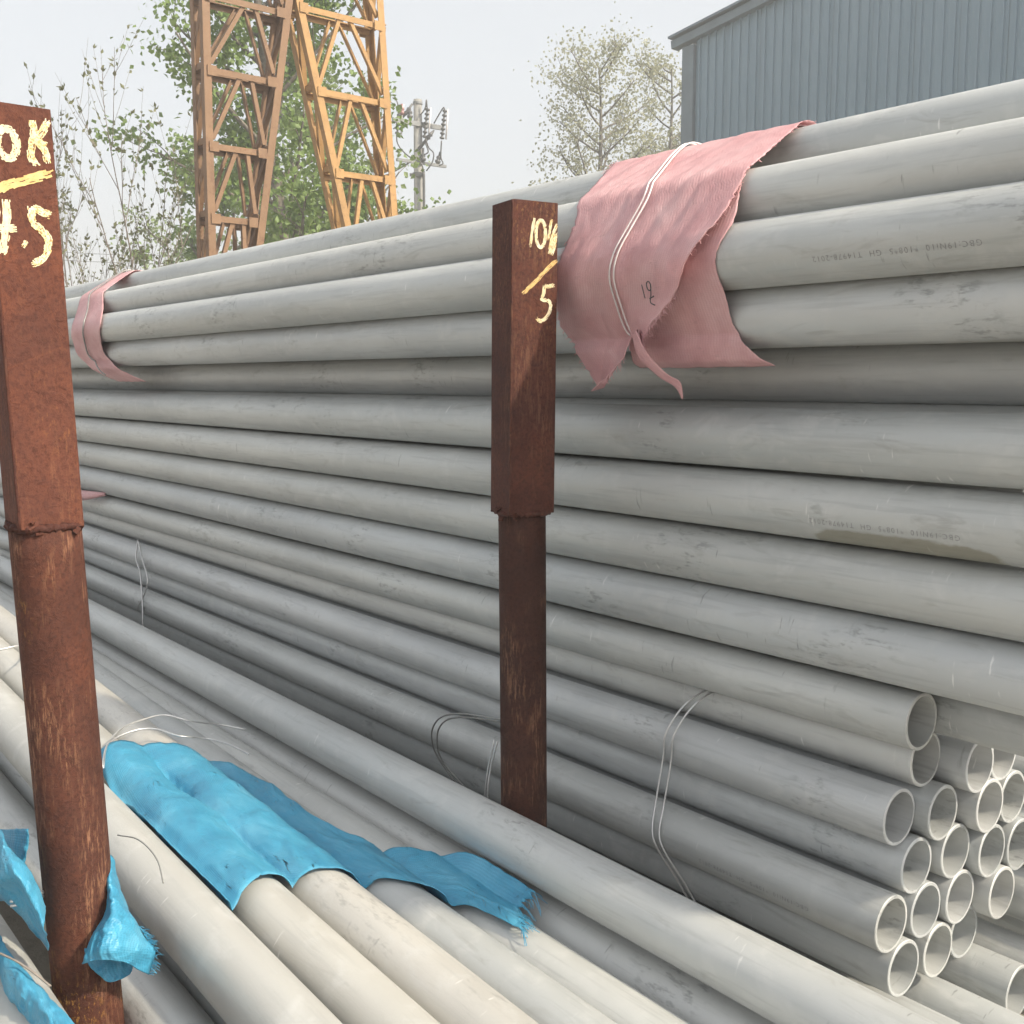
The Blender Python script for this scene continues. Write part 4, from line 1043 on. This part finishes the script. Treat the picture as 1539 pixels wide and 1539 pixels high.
def poplar(base, Ht, seed, spread, nl, leaf, z0=.25, name='poplar_tree', label='', mats=None, clump=22, cl_r=.30, levels=1, lean=Vector((0, 0, 0)), trunk_r=.13):
    T = Tree(seed); r = T.r
    tp, _ = T.limb(base, Vector((lean.x, lean.y, 1)), Ht, trunk_r, 12, .05, .12, .12)
    for i in range(nl):
        t = z0+(1-z0)*(i+r.random()*.8)/nl; p = T.at(tp, min(t, .99)); az = r.uniform(0, 6.283); k = 1-.55*((t-z0)/(1-z0))
        d = Vector((math.cos(az), math.sin(az), r.uniform(.35, .95))); L = spread*k*r.uniform(.6, 1.15)
        bp, bd = T.limb(p, d, L, trunk_r*.30*k+.006, 6, .13, .05)
        for j in range(7):
            q = T.at(bp, .25+.75*(j+r.random())/7); az2 = r.uniform(0, 6.283)
            d2 = (bd+Vector((math.cos(az2), math.sin(az2), r.uniform(-.35, .6)))*.9); L2 = L*r.uniform(.18, .42)
            sp, sd = T.limb(q, d2, L2, .009, 3, .2, .02)
            for c in range(2):
                cc = T.at(sp, .45+.55*r.random()) if c else sp[-1]
                n = int(clump*r.uniform(.4, 1.5)); cr = cl_r*r.uniform(.5, 1.2)
                for _ in range(n):
                    v = Vector((r.gauss(0, 1), r.gauss(0, 1), r.gauss(0, .8)))*cr*(.32 if r.random() < .8 else .48)
                    leaf_geo(T.LV, T.LF, cc+v, Vector((r.uniform(-1, 1), r.uniform(-1, 1), r.uniform(-1.3, .3))), leaf*r.uniform(.7, 1.25), r)
    return T.build(name, label, base, mats)
poplar(Vector((-14.05, 7.35, 0)), 10.4, 21, 2.2, 44, .090, .20, 'poplar_tree', 'tall leafy green poplar growing behind the orange lattice legs', (M['bark'], M['leaf_poplar']), 34, .46)
poplar(Vector((-17.17, 9.80, 0)), 6.6, 33, 2.4, 20, .11, .22, 'poplar_tree', 'lower green tree behind the foot of the right orange leg', (M['bark'], M['leaf_young']), 24, .48)
poplar(Vector((-19.73, 9.04, 0)), 5.2, 35, 2.6, 18, .11, .15, 'broadleaf_tree', 'low bushy green tree between and left of the orange legs', (M['bark'], M['leaf_poplar']), 26, .5)
poplar(Vector((-28.61, 18.72, 0)), 6.0, 41, 2.6, 20, .10, .12, 'willow_tree', 'small yellow-green tree behind the utility pole foot', (M['bark'], M['leaf_young']), 16, .5)
poplar(Vector((-24.41, 12.79, 0)), 6.2, 42, 3.2, 20, .12, .12, 'broadleaf_tree', 'hazy yellow-green tree far behind between the orange legs', (M['bark'], M['leaf_young']), 18, .5)
poplar(Vector((-29.12, 11.76, 0)), 5.6, 47, 2.6, 18, .11, .12, 'broadleaf_tree', 'hazy low tree left of the orange legs behind the bare one', (M['bark'], M['leaf_young']), 10, .5)

def bare_tree(base, Ht, seed, label, mats, nst=7, leafs=.030, spread=.42, dens=1.0, name='budding_tree', levels=3, tuft=3, L0=.62, rad=.03):
    T = Tree(seed); r = T.r
    def grow(p, d, L, rad, lv):
        pts, dd = T.limb(p, d, L, rad, 6, .06, .07, .45)
        if lv > 0:
            nk = r.randint(3, 5)
            for i in range(nk):
                t = .25+.72*(i+r.random())/nk; az = r.uniform(0, 6.283)
                d2 = (dd*1.2+Vector((math.cos(az), math.sin(az), r.uniform(.0, .5)))*spread*1.5)
                grow(T.at(pts, t), d2, L*r.uniform(.42, .72), rad*.52, lv-1)
        if lv <= 1:
            n = int(L*16*dens)
            for i in range(n):
                q = T.at(pts, .25+.75*r.random())
                for _ in range(r.randint(1, tuft)):
                    leaf_geo(T.LV, T.LF, q, dd*.6+Vector((r.uniform(-1, 1), r.uniform(-1, 1), r.uniform(-.4, 1))), leafs*r.uniform(.6, 1.4), r, .55)
    tp, td = T.limb(base, Vector((0, 0, 1)), Ht*.28, rad*1.7, 5, .05, .05, .75)
    for i in range(nst):
        az = 6.283*i/nst+r.uniform(-.3, .3)
        grow(T.at(tp, .4+.6*(i/nst)), Vector((math.cos(az)*spread, math.sin(az)*spread, 1)), Ht*L0*r.uniform(.8, 1.1), rad, levels)
    return T.build(name, label, base, mats)
bare_tree(Vector((-10.63, 3.58, 0)), 3.7, 51, 'slender nearly bare tree with small budding leaves beside the tall post', (M['bark_dark'], M['leaf_bud']), 4, .045, .46, .55, levels=3, tuft=2, rad=.015)
bare_tree(Vector((-12.99, 3.85, 0)), 3.4, 52, 'bare budding sapling seen just right of the tall post edge', (M['bark_dark'], M['leaf_bud']), 3, .045, .46, .55, levels=3, tuft=2, rad=.013)
WL = (M['bark'], M['leaf_willow'])
poplar(Vector((-20.93, 20.22, 0)), 9.6, 61, 3.3, 46, .085, .14, 'willow_tree', 'pale airy round-topped tree left of the warehouse', WL, 20, .75, trunk_r=.16)
poplar(Vector((-21.22, 23.03, 0)), 10.2, 62, 2.6, 36, .085, .14, 'willow_tree', 'pale fine-leaved tree touching the warehouse corner', WL, 20, .75, trunk_r=.15)
poplar(Vector((-25.18, 21.34, 0)), 6.0, 63, 2.6, 26, .08, .12, 'willow_tree', 'low faint bush at the left of the pale trees', WL, 12, .8, trunk_r=.09)

# far power lines
for k, (z0, z1) in enumerate(((4.3, 4.6), (4.6, 4.9))):
    a = Vector((-46.20, 6.64, 0)); b = Vector((-37.16, 25.64, 0)); a.z, b.z = z0+2.2, z1+2.2; mid = (a+b)/2-Vector((0, 0, .5))
    tag(tube('power_line', [a, mid, b], .012, M['insul'], None, 4, 8), 'thin %s power line crossing low behind the bare tree' % ('lower', 'upper')[k], 'cable', 'far power lines')

# ------------------------------------------------------------------ haze over the whole yard
V, F = [], []; box_geo((0, 0, 5.6), 1300, 1300, 13.6, V, F)
hm = bpy.data.materials.new('haze'); hm.use_nodes = True; ht = hm.node_tree; ht.nodes.clear()
ho = ht.nodes.new('ShaderNodeOutputMaterial'); hv = ht.nodes.new('ShaderNodeVolumePrincipled')
hv.inputs['Color'].default_value = (.93, .95, .97, 1); hv.inputs['Density'].default_value = .006; hv.inputs['Anisotropy'].default_value = .2
ht.links.new(hv.outputs[0], ho.inputs['Volume'])
tag(mesh_obj('haze', V, F, hm), 'pale haze hanging over the yard', None, None, 'stuff')
